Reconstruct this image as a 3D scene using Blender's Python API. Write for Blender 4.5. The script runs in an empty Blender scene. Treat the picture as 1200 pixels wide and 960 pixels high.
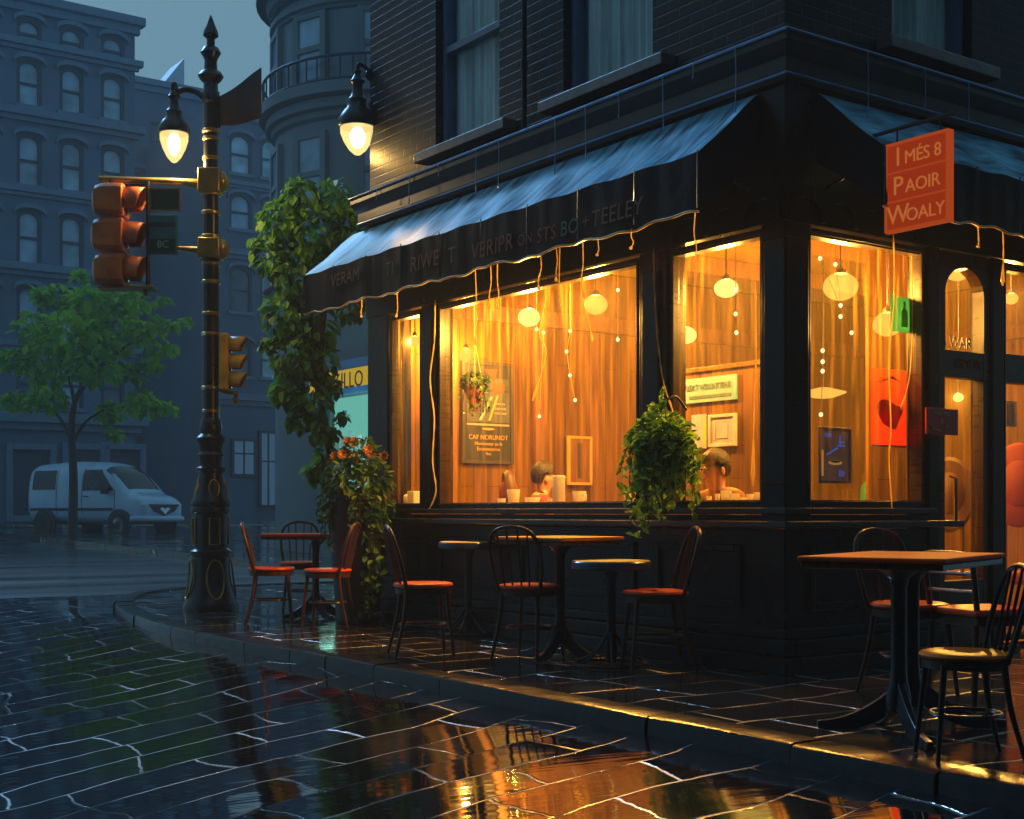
import bpy, bmesh, math, random
from mathutils import Vector, Matrix

# ------------------------------------------------------------------ camera, sky, sun, exposure
scene = bpy.context.scene
COL = scene.collection
R = math.radians
F = 1570.0            # focal length in photograph pixels (1200 wide)
EYE = 0.96            # camera height above the pavement

cam_d = bpy.data.cameras.new("camera")
cam_d.sensor_width = 36.0
cam_d.lens = 36.0 * F / 1200.0
cam_d.shift_y = 0.1
cam_d.clip_start = 0.05
cam_d.clip_end = 600
cam = bpy.data.objects.new("camera", cam_d)
cam.location = (0, 0, EYE)
cam.rotation_euler = (R(90), 0, 0)
COL.objects.link(cam)
scene.camera = cam

SUN_ELEV, SUN_ROT = R(38), R(-37)
world = bpy.data.worlds.new("World")
scene.world = world
world.use_nodes = True
wn, wl = world.node_tree.nodes, world.node_tree.links
wn.clear()
w_out = wn.new("ShaderNodeOutputWorld")
w_bg = wn.new("ShaderNodeBackground")
w_sky = wn.new("ShaderNodeTexSky")
w_sky.sky_type = 'NISHITA'
w_sky.sun_disc = False
w_sky.sun_elevation = SUN_ELEV
w_sky.sun_rotation = SUN_ROT
w_sky.air_density = 1.0
w_sky.dust_density = 3.0
w_sky.ozone_density = 3.0
w_hsv = wn.new("ShaderNodeMixRGB")
w_hsv.inputs[0].default_value = 0.93
w_hsv.inputs[2].default_value = (2.1, 4.7, 6.3, 1)     # flat dusk overcast
wl.new(w_sky.outputs[0], w_hsv.inputs[1])
wl.new(w_hsv.outputs[0], w_bg.inputs[0])
w_bg.inputs[1].default_value = 0.058
wl.new(w_bg.outputs[0], w_out.inputs[0])

sun_d = bpy.data.lights.new("dusk_sun", 'SUN')
sun_d.energy = 1.3
sun_d.angle = R(14)
sun_d.color = (0.25, 0.56, 1.0)
sun = bpy.data.objects.new("dusk_sun", sun_d)
sd = Vector((math.cos(SUN_ELEV) * math.sin(SUN_ROT), math.cos(SUN_ELEV) * math.cos(SUN_ROT), math.sin(SUN_ELEV)))
sun.rotation_euler = (-sd).to_track_quat('-Z', 'Y').to_euler()
sun.location = sd * 60
COL.objects.link(sun)

vs = scene.view_settings
vs.view_transform = 'Standard'
vs.look = 'None'
vs.exposure = 0.0
vs.gamma = 1.0
vs.use_curve_mapping = False
scene.cycles.max_bounces = 8
scene.cycles.diffuse_bounces = 3
scene.cycles.glossy_bounces = 4
scene.cycles.transmission_bounces = 6
scene.cycles.transparent_max_bounces = 16
scene.cycles.volume_bounces = 0
scene.cycles.sample_clamp_indirect = 4.0
scene.cycles.caustics_reflective = False
scene.cycles.caustics_refractive = False
scene.cycles.use_denoising = True

# ------------------------------------------------------------------ frames: the cafe's own axes
# a runs along the right-hand facade, b along the left-hand facade, both away from the street corner
CX, CY = 1.63, 8.0
TH = math.atan2(581, 814)
VX, VY = math.cos(TH), math.sin(TH)
UX, UY = -VY, VX
FW = 'W'
FB = 'B'

def B2W(a, b, z=0.0):
    return (CX + a * VX + b * UX, CY + a * VY + b * UY, z)
def W2B(x, y, z=0.0):
    dx, dy = x - CX, y - CY
    return (dx * VX + dy * VY, dx * UX + dy * UY, z)
def P(x, y, Y):                     # photograph pixel at distance Y -> world
    return ((x - 600) / F * Y, Y, EYE - (y - 600) / F * Y)
def G(x, y, z=0.0):                 # photograph pixel on a level at height z -> world
    Y = F * (EYE - z) / (y - 600)
    return ((x - 600) / F * Y, Y, z)
def hit(x, y, axis, val):           # photograph pixel on the plane a=val or b=val -> cafe axes
    d = ((x - 600) / F, 1.0, -(y - 600) / F)
    n = (VX, VY) if axis == 'a' else (UX, UY)
    t = (val + CX * n[0] + CY * n[1]) / (d[0] * n[0] + d[1] * n[1])
    return W2B(d[0] * t, d[1] * t, EYE + d[2] * t)

# ------------------------------------------------------------------ mesh builder
class MB:
    def __init__(s):
        s.v, s.f = [], []
    def add(s, vs_, fs_):
        o = len(s.v)
        s.v += [tuple(p) for p in vs_]
        s.f += [tuple(i + o for i in f) for f in fs_]
        return s
    def box(s, x0, x1, y0, y1, z0, z1):
        return s.add([(x0, y0, z0), (x1, y0, z0), (x1, y1, z0), (x0, y1, z0), (x0, y0, z1), (x1, y0, z1), (x1, y1, z1), (x0, y1, z1)],
                     [(0, 3, 2, 1), (4, 5, 6, 7), (0, 1, 5, 4), (1, 2, 6, 5), (2, 3, 7, 6), (3, 0, 4, 7)])
    def obox(s, c, ax, ay, az):      # oriented box from centre and three half axes
        c, ax, ay, az = Vector(c), Vector(ax), Vector(ay), Vector(az)
        vs_ = [c + i * ax + j * ay + k * az for k in (-1, 1) for (i, j) in ((-1, -1), (1, -1), (1, 1), (-1, 1))]
        return s.add(vs_, [(0, 3, 2, 1), (4, 5, 6, 7), (0, 1, 5, 4), (1, 2, 6, 5), (2, 3, 7, 6), (3, 0, 4, 7)])
    def quad(s, *p):
        return s.add(p, [tuple(range(len(p)))])
    def tube(s, path, r, n=8, caps=True, closed=False):
        path = [Vector(p) for p in path]
        m = len(path)
        rs = r if isinstance(r, (list, tuple)) else [r] * m
        vs_, fs_ = [], []
        nrm = None
        for i, p in enumerate(path):
            if closed:
                t = path[(i + 1) % m] - path[i - 1]
            else:
                t = path[min(i + 1, m - 1)] - path[max(i - 1, 0)]
            if t.length < 1e-9:
                t = Vector((0, 0, 1))
            t.normalize()
            if nrm is None:
                up = Vector((0, 0, 1)) if abs(t.z) < 0.9 else Vector((1, 0, 0))
                nrm = t.cross(up).normalized()
            else:
                nrm = nrm - t * nrm.dot(t)
                if nrm.length < 1e-6:
                    nrm = t.orthogonal()
                nrm.normalize()
            bn = t.cross(nrm)
            for k in range(n):
                a = 2 * math.pi * k / n
                vs_.append(p + (nrm * math.cos(a) + bn * math.sin(a)) * rs[i])
        for i in range(m if closed else m - 1):
            j = (i + 1) % m
            for k in range(n):
                l = (k + 1) % n
                fs_.append((i * n + k, i * n + l, j * n + l, j * n + k))
        if caps and not closed:
            fs_.append(tuple(range(n - 1, -1, -1)))
            fs_.append(tuple((m - 1) * n + k for k in range(n)))
        return s.add(vs_, fs_)
    def lathe(s, prof, c=(0, 0, 0), n=24, axis='z'):   # prof: (r, h) from bottom to top
        vs_, fs_ = [], []
        for (r, h) in prof:
            for k in range(n):
                a = 2 * math.pi * k / n
                x, y = r * math.cos(a), r * math.sin(a)
                p = (x, y, h) if axis == 'z' else ((h, x, y) if axis == 'x' else (y, h, x))
                vs_.append((p[0] + c[0], p[1] + c[1], p[2] + c[2]))
        m = len(prof)
        for i in range(m - 1):
            for k in range(n):
                l = (k + 1) % n
                fs_.append((i * n + k, i * n + l, (i + 1) * n + l, (i + 1) * n + k))
        if prof[0][0] > 1e-5:
            fs_.append(tuple(range(n - 1, -1, -1)))
        if prof[-1][0] > 1e-5:
            fs_.append(tuple((m - 1) * n + k for k in range(n)))
        return s.add(vs_, fs_)
    def ball(s, c, rx, ry=None, rz=None, n=16, m=9):
        ry = ry or rx; rz = rz or rx
        pr = []
        for i in range(m + 1):
            t = -math.pi / 2 + math.pi * i / m
            pr.append((max(math.cos(t), 1e-4), math.sin(t)))
        o = len(s.v)
        s.lathe(pr, (0, 0, 0), n)
        for i in range(o, len(s.v)):
            x, y, z = s.v[i]
            s.v[i] = (c[0] + x * rx, c[1] + y * ry, c[2] + z * rz)
        return s
    def prism(s, poly, fn, d0, d1):  # poly in 2D, fn(p, q, d) -> point
        n = len(poly)
        vs_ = [fn(p, q, d0) for p, q in poly] + [fn(p, q, d1) for p, q in poly]
        fs_ = [tuple(range(n - 1, -1, -1)), tuple(range(n, 2 * n))]
        for i in range(n):
            j = (i + 1) % n
            fs_.append((i, j, n + j, n + i))
        return s.add(vs_, fs_)
    def build(s, name, m, parent=None, smooth=0, bevel=0, off=None, recalc=True):
        me = bpy.data.meshes.new(name)
        if off is None:
            off = off_of(parent)
        me.from_pydata([(x - off[0], y - off[1], z - off[2]) for x, y, z in s.v], [], s.f)
        if recalc:
            bm = bmesh.new()
            bm.from_mesh(me)
            bmesh.ops.recalc_face_normals(bm, faces=bm.faces)
            bm.to_mesh(me)
            bm.free()
        me.materials.append(M[m] if isinstance(m, str) else m)
        if smooth:
            for p in me.polygons:
                p.use_smooth = True
            me.set_sharp_from_angle(angle=R(smooth))
        o = bpy.data.objects.new(name, me)
        COL.objects.link(o)
        if bevel:
            bv = o.modifiers.new("edge", 'BEVEL')
            bv.width = bevel
            bv.segments = 2
            bv.limit_method = 'ANGLE'
            bv.angle_limit = R(40)
        if parent is not None:
            o.parent = parent
        return o

OFF = {}
def off_of(o):
    while o is not None:
        if o.name in OFF:
            return OFF[o.name]
        o = o.parent
    return (0, 0, 0)

def thing(name, label, cat, loc=(0, 0, 0), frame=FW, group=None, rotz=0.0, local=False):
    o = bpy.data.objects.new(name, None)
    o.empty_display_size = 0.2
    COL.objects.link(o)
    if frame == FB:
        o.location = B2W(*loc)
        o.rotation_euler = (0, 0, TH + rotz)
    else:
        o.location = loc
        o.rotation_euler = (0, 0, rotz)
    OFF[o.name] = (0, 0, 0) if local else tuple(loc)
    o["label"] = label
    o["category"] = cat
    if group:
        o["group"] = group
    return o

def solo(name, mb, m, label, cat, loc=(0, 0, 0), frame=FW, group=None, local=False, rotz=0.0, **kw):
    off = (0, 0, 0) if local else tuple(loc)
    o = mb.build(name, m, None, off=off, **kw)
    if frame == FB:
        o.location = B2W(*loc)
        o.rotation_euler = (0, 0, TH + rotz)
    else:
        o.location = loc
        o.rotation_euler = (0, 0, rotz)
    OFF[o.name] = off
    o["label"] = label
    o["category"] = cat
    if group:
        o["group"] = group
    return o

def struct(name, mb, m, frame=FW, kind="structure", **kw):
    o = mb.build(name, m, None, off=(0, 0, 0), **kw)
    if frame == FB:
        o.location = (CX, CY, 0)
        o.rotation_euler = (0, 0, TH)
    o["kind"] = kind
    return o

def dup(root, loc, rotz, label, group=None):
    r = root.copy()
    COL.objects.link(r)
    r.location = loc
    r.rotation_euler = (0, 0, rotz)
    r["label"] = label
    if group:
        r["group"] = group
    for ch in list(root.children):
        c = ch.copy()
        COL.objects.link(c)
        c.parent = r
        for g in list(ch.children):
            d = g.copy()
            COL.objects.link(d)
            d.parent = c
    return r

def smooth_path(pts, k=8, closed=False):
    pts = [Vector(p) for p in pts]
    out = []
    n = len(pts)
    for i in range(n if closed else n - 1):
        p0 = pts[i - 1] if (i > 0 or closed) else pts[0]
        p1, p2 = pts[i], pts[(i + 1) % n]
        p3 = pts[(i + 2) % n] if (closed or i + 2 < n) else pts[-1]
        for j in range(k):
            t = j / k
            out.append(0.5 * ((2 * p1) + (p2 - p0) * t + (2 * p0 - 5 * p1 + 4 * p2 - p3) * t * t + (3 * p1 - p0 - 3 * p2 + p3) * t ** 3))
    if not closed:
        out.append(pts[-1])
    return out

# ------------------------------------------------------------------ materials
M = {}
def nodes_of(name):
    m = bpy.data.materials.new(name)
    m.use_nodes = True
    nt = m.node_tree
    nt.nodes.clear()
    out = nt.nodes.new("ShaderNodeOutputMaterial")
    M[name] = m
    return m, nt.nodes, nt.links, out

def mat(name, base, rough=0.5, metal=0.0, var=0.18, scale=6.0, bump=0.0, bscale=40.0, coat=0.0, rvar=0.12, stretch=(1, 1, 1), tint=None, spec=0.5):
    m, N, L, out = nodes_of(name)
    b = N.new("ShaderNodeBsdfPrincipled")
    tc = N.new("ShaderNodeTexCoord")
    mp = N.new("ShaderNodeMapping")
    mp.inputs['Scale'].default_value = stretch
    L.new(tc.outputs['Object'], mp.inputs[0])
    nz = N.new("ShaderNodeTexNoise")
    nz.inputs['Scale'].default_value = scale
    nz.inputs['Detail'].default_value = 5
    L.new(mp.outputs[0], nz.inputs['Vector'])
    rp = N.new("ShaderNodeValToRGB")
    t = tint or base
    rp.color_ramp.elements[0].position = 0.3
    rp.color_ramp.elements[1].position = 0.7
    rp.color_ramp.elements[0].color = tuple(c * (1 - var) for c in base) + (1,)
    rp.color_ramp.elements[1].color = tuple(min(1, c * (1 + var)) for c in t) + (1,)
    L.new(nz.outputs['Fac'], rp.inputs[0])
    L.new(rp.outputs[0], b.inputs['Base Color'])
    mr = N.new("ShaderNodeMapRange")
    mr.inputs[3].default_value = max(0.02, rough - rvar)
    mr.inputs[4].default_value = min(1, rough + rvar)
    L.new(nz.outputs['Fac'], mr.inputs[0])
    L.new(mr.outputs[0], b.inputs['Roughness'])
    b.inputs['Metallic'].default_value = metal
    b.inputs['Coat Weight'].default_value = coat
    b.inputs['Coat Roughness'].default_value = 0.08
    b.inputs['Specular IOR Level'].default_value = spec
    if bump:
        n2 = N.new("ShaderNodeTexNoise")
        n2.inputs['Scale'].default_value = bscale
        n2.inputs['Detail'].default_value = 4
        L.new(mp.outputs[0], n2.inputs['Vector'])
        bp = N.new("ShaderNodeBump")
        bp.inputs['Strength'].default_value = bump
        bp.inputs['Distance'].default_value = 0.02
        L.new(n2.outputs['Fac'], bp.inputs['Height'])
        L.new(bp.outputs[0], b.inputs['Normal'])
    L.new(b.outputs[0], out.inputs[0])
    return m

def emit(name, col, strength, shell=None):
    m, N, L, out = nodes_of(name)
    e = N.new("ShaderNodeEmission")
    e.inputs[0].default_value = col + (1,)
    e.inputs[1].default_value = strength
    if shell is None:
        L.new(e.outputs[0], out.inputs[0])
    else:                                   # milk glass: lets part of the bulb's light out
        t = N.new("ShaderNodeBsdfTransparent")
        mx = N.new("ShaderNodeMixShader")
        mx.inputs[0].default_value = shell
        L.new(t.outputs[0], mx.inputs[1])
        L.new(e.outputs[0], mx.inputs[2])
        L.new(mx.outputs[0], out.inputs[0])
    return m

def glass(name, tint, gloss=0.02, dirt=0.0, dirtcol=(0.5, 0.4, 0.25), rough=0.03):
    m, N, L, out = nodes_of(name)
    t = N.new("ShaderNodeBsdfTransparent")
    t.inputs[0].default_value = tint + (1,)
    g = N.new("ShaderNodeBsdfGlossy")
    g.inputs['Roughness'].default_value = rough
    lw = N.new("ShaderNodeLayerWeight")
    lw.inputs[0].default_value = 0.5
    pw = N.new("ShaderNodeMath"); pw.operation = 'POWER'; pw.inputs[1].default_value = 5.0
    L.new(lw.outputs['Facing'], pw.inputs[0])
    fr = N.new("ShaderNodeMath"); fr.operation = 'MULTIPLY_ADD'; fr.inputs[1].default_value = 0.9; fr.inputs[2].default_value = gloss
    L.new(pw.outputs[0], fr.inputs[0])
    mx = N.new("ShaderNodeMixShader")
    L.new(fr.outputs[0], mx.inputs[0])
    L.new(t.outputs[0], mx.inputs[1])
    L.new(g.outputs[0], mx.inputs[2])
    last = mx
    if dirt:
        tc = N.new("ShaderNodeTexCoord")
        mp = N.new("ShaderNodeMapping")
        mp.inputs['Scale'].default_value = (14, 14, 0.9)
        nz = N.new("ShaderNodeTexNoise")
        nz.inputs['Scale'].default_value = 1.6
        nz.inputs['Detail'].default_value = 6
        L.new(tc.outputs['Object'], mp.inputs[0])
        L.new(mp.outputs[0], nz.inputs['Vector'])
        mr = N.new("ShaderNodeMapRange")
        mr.inputs[1].default_value = 0.48
        mr.inputs[2].default_value = 0.75
        mr.inputs[3].default_value = 0.0
        mr.inputs[4].default_value = dirt
        L.new(nz.outputs['Fac'], mr.inputs[0])
        tr = N.new("ShaderNodeBsdfTranslucent")
        tr.inputs[0].default_value = dirtcol + (1,)
        m2 = N.new("ShaderNodeMixShader")
        L.new(mr.outputs[0], m2.inputs[0])
        L.new(mx.outputs[0], m2.inputs[1])
        L.new(tr.outputs[0], m2.inputs[2])
        last = m2
    L.new(last.outputs[0], out.inputs[0])
    return m

def leafmat(name, c0, c1, trans=0.25, rough=0.45):
    m, N, L, out = nodes_of(name)
    g = N.new("ShaderNodeNewGeometry")
    rp = N.new("ShaderNodeValToRGB")
    rp.color_ramp.elements[0].color = c0 + (1,)
    rp.color_ramp.elements[1].color = c1 + (1,)
    L.new(g.outputs['Random Per Island'], rp.inputs[0])
    b = N.new("ShaderNodeBsdfPrincipled")
    b.inputs['Roughness'].default_value = rough
    L.new(rp.outputs[0], b.inputs['Base Color'])
    t = N.new("ShaderNodeBsdfTranslucent")
    L.new(rp.outputs[0], t.inputs[0])
    mx = N.new("ShaderNodeMixShader")
    mx.inputs[0].default_value = trans
    L.new(b.outputs[0], mx.inputs[1])
    L.new(t.outputs[0], mx.inputs[2])
    L.new(mx.outputs[0], out.inputs[0])
    return m

def paving(name, bw, bh, slab, slab2, joint, jr, mort, warp, rip, rsl=(0.05, 0.2)):
    m, N, L, out = nodes_of(name)
    tc = N.new("ShaderNodeTexCoord")
    # warped coordinates so that no joint is straight
    n1 = N.new("ShaderNodeTexNoise"); n1.inputs['Scale'].default_value = 0.55; n1.inputs['Detail'].default_value = 2
    L.new(tc.outputs['Object'], n1.inputs['Vector'])
    sb = N.new("ShaderNodeVectorMath"); sb.operation = 'SUBTRACT'; sb.inputs[1].default_value = (0.5, 0.5, 0.5)
    L.new(n1.outputs['Color'], sb.inputs[0])
    sc_ = N.new("ShaderNodeVectorMath"); sc_.operation = 'SCALE'; sc_.inputs['Scale'].default_value = warp
    L.new(sb.outputs[0], sc_.inputs[0])
    n1b = N.new("ShaderNodeTexNoise"); n1b.inputs['Scale'].default_value = 5.0; n1b.inputs['Detail'].default_value = 3
    L.new(tc.outputs['Object'], n1b.inputs['Vector'])
    sb2 = N.new("ShaderNodeVectorMath"); sb2.operation = 'SUBTRACT'; sb2.inputs[1].default_value = (0.5, 0.5, 0.5)
    L.new(n1b.outputs['Color'], sb2.inputs[0])
    sc2 = N.new("ShaderNodeVectorMath"); sc2.operation = 'SCALE'; sc2.inputs['Scale'].default_value = warp * 0.08
    L.new(sb2.outputs[0], sc2.inputs[0])
    ad0 = N.new("ShaderNodeVectorMath"); ad0.operation = 'ADD'
    L.new(sc_.outputs[0], ad0.inputs[0]); L.new(sc2.outputs[0], ad0.inputs[1])
    ad = N.new("ShaderNodeVectorMath"); ad.operation = 'ADD'
    L.new(tc.outputs['Object'], ad.inputs[0]); L.new(ad0.outputs[0], ad.inputs[1])
    br = N.new("ShaderNodeTexBrick")
    br.offset = 0.43
    br.squash = 1.35
    br.squash_frequency = 3
    br.inputs['Scale'].default_value = 1.0
    br.inputs['Brick Width'].default_value = bw
    br.inputs['Row Height'].default_value = bh
    br.inputs['Mortar Size'].default_value = mort
    br.inputs['Mortar Smooth'].default_value = 0.55
    br.inputs['Bias'].default_value = 0.0
    br.inputs['Color1'].default_value = slab + (1,)
    br.inputs['Color2'].default_value = slab2 + (1,)
    br.inputs['Mortar'].default_value = joint + (1,)
    L.new(ad.outputs[0], br.inputs['Vector'])
    # joints washed out in places
    n3 = N.new("ShaderNodeTexNoise"); n3.inputs['Scale'].default_value = 1.7; n3.inputs['Detail'].default_value = 4
    L.new(tc.outputs['Object'], n3.inputs['Vector'])
    mr3 = N.new("ShaderNodeMapRange"); mr3.inputs[1].default_value = 0.40; mr3.inputs[2].default_value = 0.62
    mr3.inputs[3].default_value = 0.10; mr3.inputs[4].default_value = 1.0
    L.new(n3.outputs['Fac'], mr3.inputs[0])
    jm = N.new("ShaderNodeMath"); jm.operation = 'MULTIPLY'
    L.new(br.outputs['Fac'], jm.inputs[0]); L.new(mr3.outputs[0], jm.inputs[1])
    n4 = N.new("ShaderNodeTexNoise"); n4.inputs['Scale'].default_value = 3.5; n4.inputs['Detail'].default_value = 8
    L.new(tc.outputs['Object'], n4.inputs['Vector'])
    slc = N.new("ShaderNodeMixRGB"); slc.inputs[1].default_value = slab + (1,); slc.inputs[2].default_value = slab2 + (1,)
    L.new(n4.outputs['Fac'], slc.inputs[0])
    cm = N.new("ShaderNodeMixRGB"); cm.inputs[2].default_value = joint + (1,)
    L.new(jm.outputs[0], cm.inputs[0]); L.new(slc.outputs[0], cm.inputs[1])
    b = N.new("ShaderNodeBsdfPrincipled")
    b.inputs['IOR'].default_value = 3.0
    L.new(cm.outputs[0], b.inputs['Base Color'])
    # wet film: pools are mirror-like, the rest a little rougher
    n5 = N.new("ShaderNodeTexNoise"); n5.inputs['Scale'].default_value = 0.9; n5.inputs['Detail'].default_value = 5
    L.new(tc.outputs['Object'], n5.inputs['Vector'])
    mr5 = N.new("ShaderNodeMapRange"); mr5.inputs[1].default_value = 0.4; mr5.inputs[2].default_value = 0.66
    mr5.inputs[3].default_value = rsl[0]; mr5.inputs[4].default_value = rsl[1]
    L.new(n5.outputs['Fac'], mr5.inputs[0])
    rm = N.new("ShaderNodeMixRGB"); rm.inputs[2].default_value = (jr, jr, jr, 1)
    L.new(jm.outputs[0], rm.inputs[0]); L.new(mr5.outputs[0], rm.inputs[1])
    L.new(rm.outputs[0], b.inputs['Roughness'])
    # relief: rounded stones, proud joints, fine ripple
    mpa = N.new("ShaderNodeMapping"); mpa.inputs['Rotation'].default_value = (0, 0, TH)
    L.new(tc.outputs['Object'], mpa.inputs[0])
    mpr = N.new("ShaderNodeMapping"); mpr.inputs['Scale'].default_value = (0.7, 5.0, 1)
    L.new(mpa.outputs[0], mpr.inputs[0])
    n6 = N.new("ShaderNodeTexNoise"); n6.inputs['Scale'].default_value = 1.6; n6.inputs['Detail'].default_value = 3
    L.new(mpr.outputs[0], n6.inputs['Vector'])
    bp = N.new("ShaderNodeBump"); bp.inputs['Strength'].default_value = rip; bp.inputs['Distance'].default_value = 0.02
    L.new(n6.outputs['Fac'], bp.inputs['Height'])
    b2 = N.new("ShaderNodeTexBrick")
    b2.offset, b2.squash, b2.squash_frequency = br.offset, br.squash, br.squash_frequency
    for k in ('Scale', 'Brick Width', 'Row Height', 'Mortar Size', 'Mortar Smooth', 'Bias'):
        b2.inputs[k].default_value = br.inputs[k].default_value
    b2.inputs['Color1'].default_value = (0, 0, 0, 1); b2.inputs['Color2'].default_value = (1, 1, 1, 1); b2.inputs['Mortar'].default_value = (0.5, 0.5, 0.5, 1)
    L.new(ad.outputs[0], b2.inputs['Vector'])
    sub_ = N.new("ShaderNodeMath"); sub_.operation = 'SUBTRACT'; sub_.inputs[1].default_value = 0.5
    L.new(b2.outputs['Color'], sub_.inputs[0])
    sxy = N.new("ShaderNodeSeparateXYZ"); L.new(mpa.outputs[0], sxy.inputs[0])
    tl_ = N.new("ShaderNodeMath"); tl_.operation = 'MULTIPLY'
    L.new(sub_.outputs[0], tl_.inputs[0]); L.new(sxy.outputs[1], tl_.inputs[1])
    tl2 = N.new("ShaderNodeMath"); tl2.operation = 'MULTIPLY'; tl2.inputs[1].default_value = 0.045
    L.new(tl_.outputs[0], tl2.inputs[0])
    bpt = N.new("ShaderNodeBump"); bpt.inputs['Strength'].default_value = 1.0; bpt.inputs['Distance'].default_value = 1.0
    L.new(tl2.outputs[0], bpt.inputs['Height']); L.new(bp.outputs[0], bpt.inputs['Normal'])
    bp2 = N.new("ShaderNodeBump"); bp2.inputs['Strength'].default_value = 0.5; bp2.inputs['Distance'].default_value = 0.012
    L.new(jm.outputs[0], bp2.inputs['Height']); L.new(bpt.outputs[0], bp2.inputs['Normal'])
    L.new(bp2.outputs[0], b.inputs['Normal'])
    L.new(b.outputs[0], out.inputs[0])
    return m

def brickmat(name, c1, c2, mortar, vertical=False, bw=0.22, bh=0.075, ms=0.008, rough=0.45, bump=0.5, var=0.4):
    m, N, L, out = nodes_of(name)
    tc = N.new("ShaderNodeTexCoord")
    sx = N.new("ShaderNodeSeparateXYZ")
    L.new(tc.outputs['Object'], sx.inputs[0])
    su = N.new("ShaderNodeMath"); su.operation = 'ADD'
    L.new(sx.outputs[0], su.inputs[0]); L.new(sx.outputs[1], su.inputs[1])
    cb = N.new("ShaderNodeCombineXYZ")
    if vertical:
        L.new(sx.outputs[2], cb.inputs[0]); L.new(su.outputs[0], cb.inputs[1])
    else:
        L.new(su.outputs[0], cb.inputs[0]); L.new(sx.outputs[2], cb.inputs[1])
    br = N.new("ShaderNodeTexBrick")
    br.inputs['Scale'].default_value = 1.0
    br.inputs['Brick Width'].default_value = bw
    br.inputs['Row Height'].default_value = bh
    br.inputs['Mortar Size'].default_value = ms
    br.inputs['Mortar Smooth'].default_value = 0.3
    br.inputs['Color1'].default_value = c1 + (1,)
    br.inputs['Color2'].default_value = c2 + (1,)
    br.inputs['Mortar'].default_value = mortar + (1,)
    L.new(cb.outputs[0], br.inputs['Vector'])
    mp = N.new("ShaderNodeMapping")
    mp.inputs['Scale'].default_value = (1, 14, 1) if vertical else (1, 1, 1)
    L.new(cb.outputs[0], mp.inputs[0])
    nz = N.new("ShaderNodeTexNoise"); nz.inputs['Scale'].default_value = 1.2 if vertical else 2.5; nz.inputs['Detail'].default_value = 6
    L.new(mp.outputs[0], nz.inputs['Vector'])
    mr = N.new("ShaderNodeMapRange"); mr.inputs[3].default_value = 1 - var; mr.inputs[4].default_value = 1 + var
    mr.inputs[1].default_value = 0.3; mr.inputs[2].default_value = 0.7
    L.new(nz.outputs['Fac'], mr.inputs[0])
    mu = N.new("ShaderNodeVectorMath"); mu.operation = 'SCALE'
    L.new(br.outputs['Color'], mu.inputs[0]); L.new(mr.outputs[0], mu.inputs['Scale'])
    b = N.new("ShaderNodeBsdfPrincipled")
    b.inputs['Roughness'].default_value = rough
    b.inputs['Specular IOR Level'].default_value = 0.18
    L.new(mu.outputs[0], b.inputs['Base Color'])
    bp = N.new("ShaderNodeBump"); bp.inputs['Strength'].default_value = bump; bp.inputs['Distance'].default_value = 0.01
    bp.invert = True
    L.new(br.outputs['Fac'], bp.inputs['Height'])
    L.new(bp.outputs[0], b.inputs['Normal'])
    L.new(b.outputs[0], out.inputs[0])
    return m

paving('wet_road', 0.66, 0.38, (0.003, 0.0035, 0.005), (0.008, 0.0085, 0.011), (0.12, 0.18, 0.26), 0.40, 0.0105, 0.7, 0.10, (0.02, 0.11))  # pale blue joints: light caught on wet edges, put into the colour
paving('wet_paving', 0.58, 0.40, (0.012, 0.010, 0.010), (0.03, 0.024, 0.02), (0.34, 0.28, 0.20), 0.38, 0.014, 0.55, 0.12, (0.04, 0.18))  # warm pale joints: caught light put into the joint colour
mat('wet_asphalt', (0.022, 0.026, 0.032), 0.30, spec=1.0, var=0.5, scale=0.5, rvar=0.3, stretch=(0.25, 2.2, 1), bump=0.2, bscale=2.5)
mat('kerb_stone', (0.010, 0.010, 0.012), 0.22, spec=0.28, bump=0.22, bscale=9, var=0.5)
brickmat('dark_brick', (0.012, 0.0045, 0.003), (0.006, 0.003, 0.0025), (0.015, 0.009, 0.008))
mat('black_paint', (0.0045, 0.0045, 0.006), 0.3, spec=0.22, bump=0.06, bscale=30, scale=4)
mat('dark_wood_trim', (0.03, 0.014, 0.006), 0.3, spec=0.4, stretch=(1, 1, 8), bump=0.05)
mat('cornice_paint', (0.035, 0.02, 0.009), 0.34, spec=0.35, var=0.35)
mat('sill_stone', (0.19, 0.15, 0.15), 0.34, var=0.3, bump=0.15)
brickmat('wood_plank', (0.235, 0.107, 0.005), (0.185, 0.076, 0.004), (0.10, 0.036, 0.003), vertical=True, bw=2.4, bh=0.16, ms=0.004, rough=0.35, bump=0.3, var=0.5)
mat('tan_plaster', (0.50, 0.30, 0.07), 0.6, var=0.15, scale=1.5)
mat('brown_wood', (0.22, 0.085, 0.028), 0.35, stretch=(8, 8, 1), scale=3, var=0.35, bump=0.08)
mat('mid_wood', (0.36, 0.15, 0.045), 0.35, stretch=(8, 8, 1), scale=3, var=0.3)
mat('floor_wood', (0.20, 0.09, 0.035), 0.3, stretch=(1, 8, 1), scale=3, var=0.3)
glass('shop_glass', (0.98, 0.96, 0.92), dirt=0.14, dirtcol=(0.75, 0.42, 0.08))
glass('house_glass', (0.95, 0.97, 0.98), gloss=0.05, rough=0.02)
mat('curtain', (0.62, 0.76, 0.72), 0.8, stretch=(7, 7, 1), scale=1.2, var=0.4)
mat('dark_room', (0.012, 0.014, 0.018), 0.8)
mat('sash_paint', (0.10, 0.17, 0.30), 0.35, var=0.2)
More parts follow.
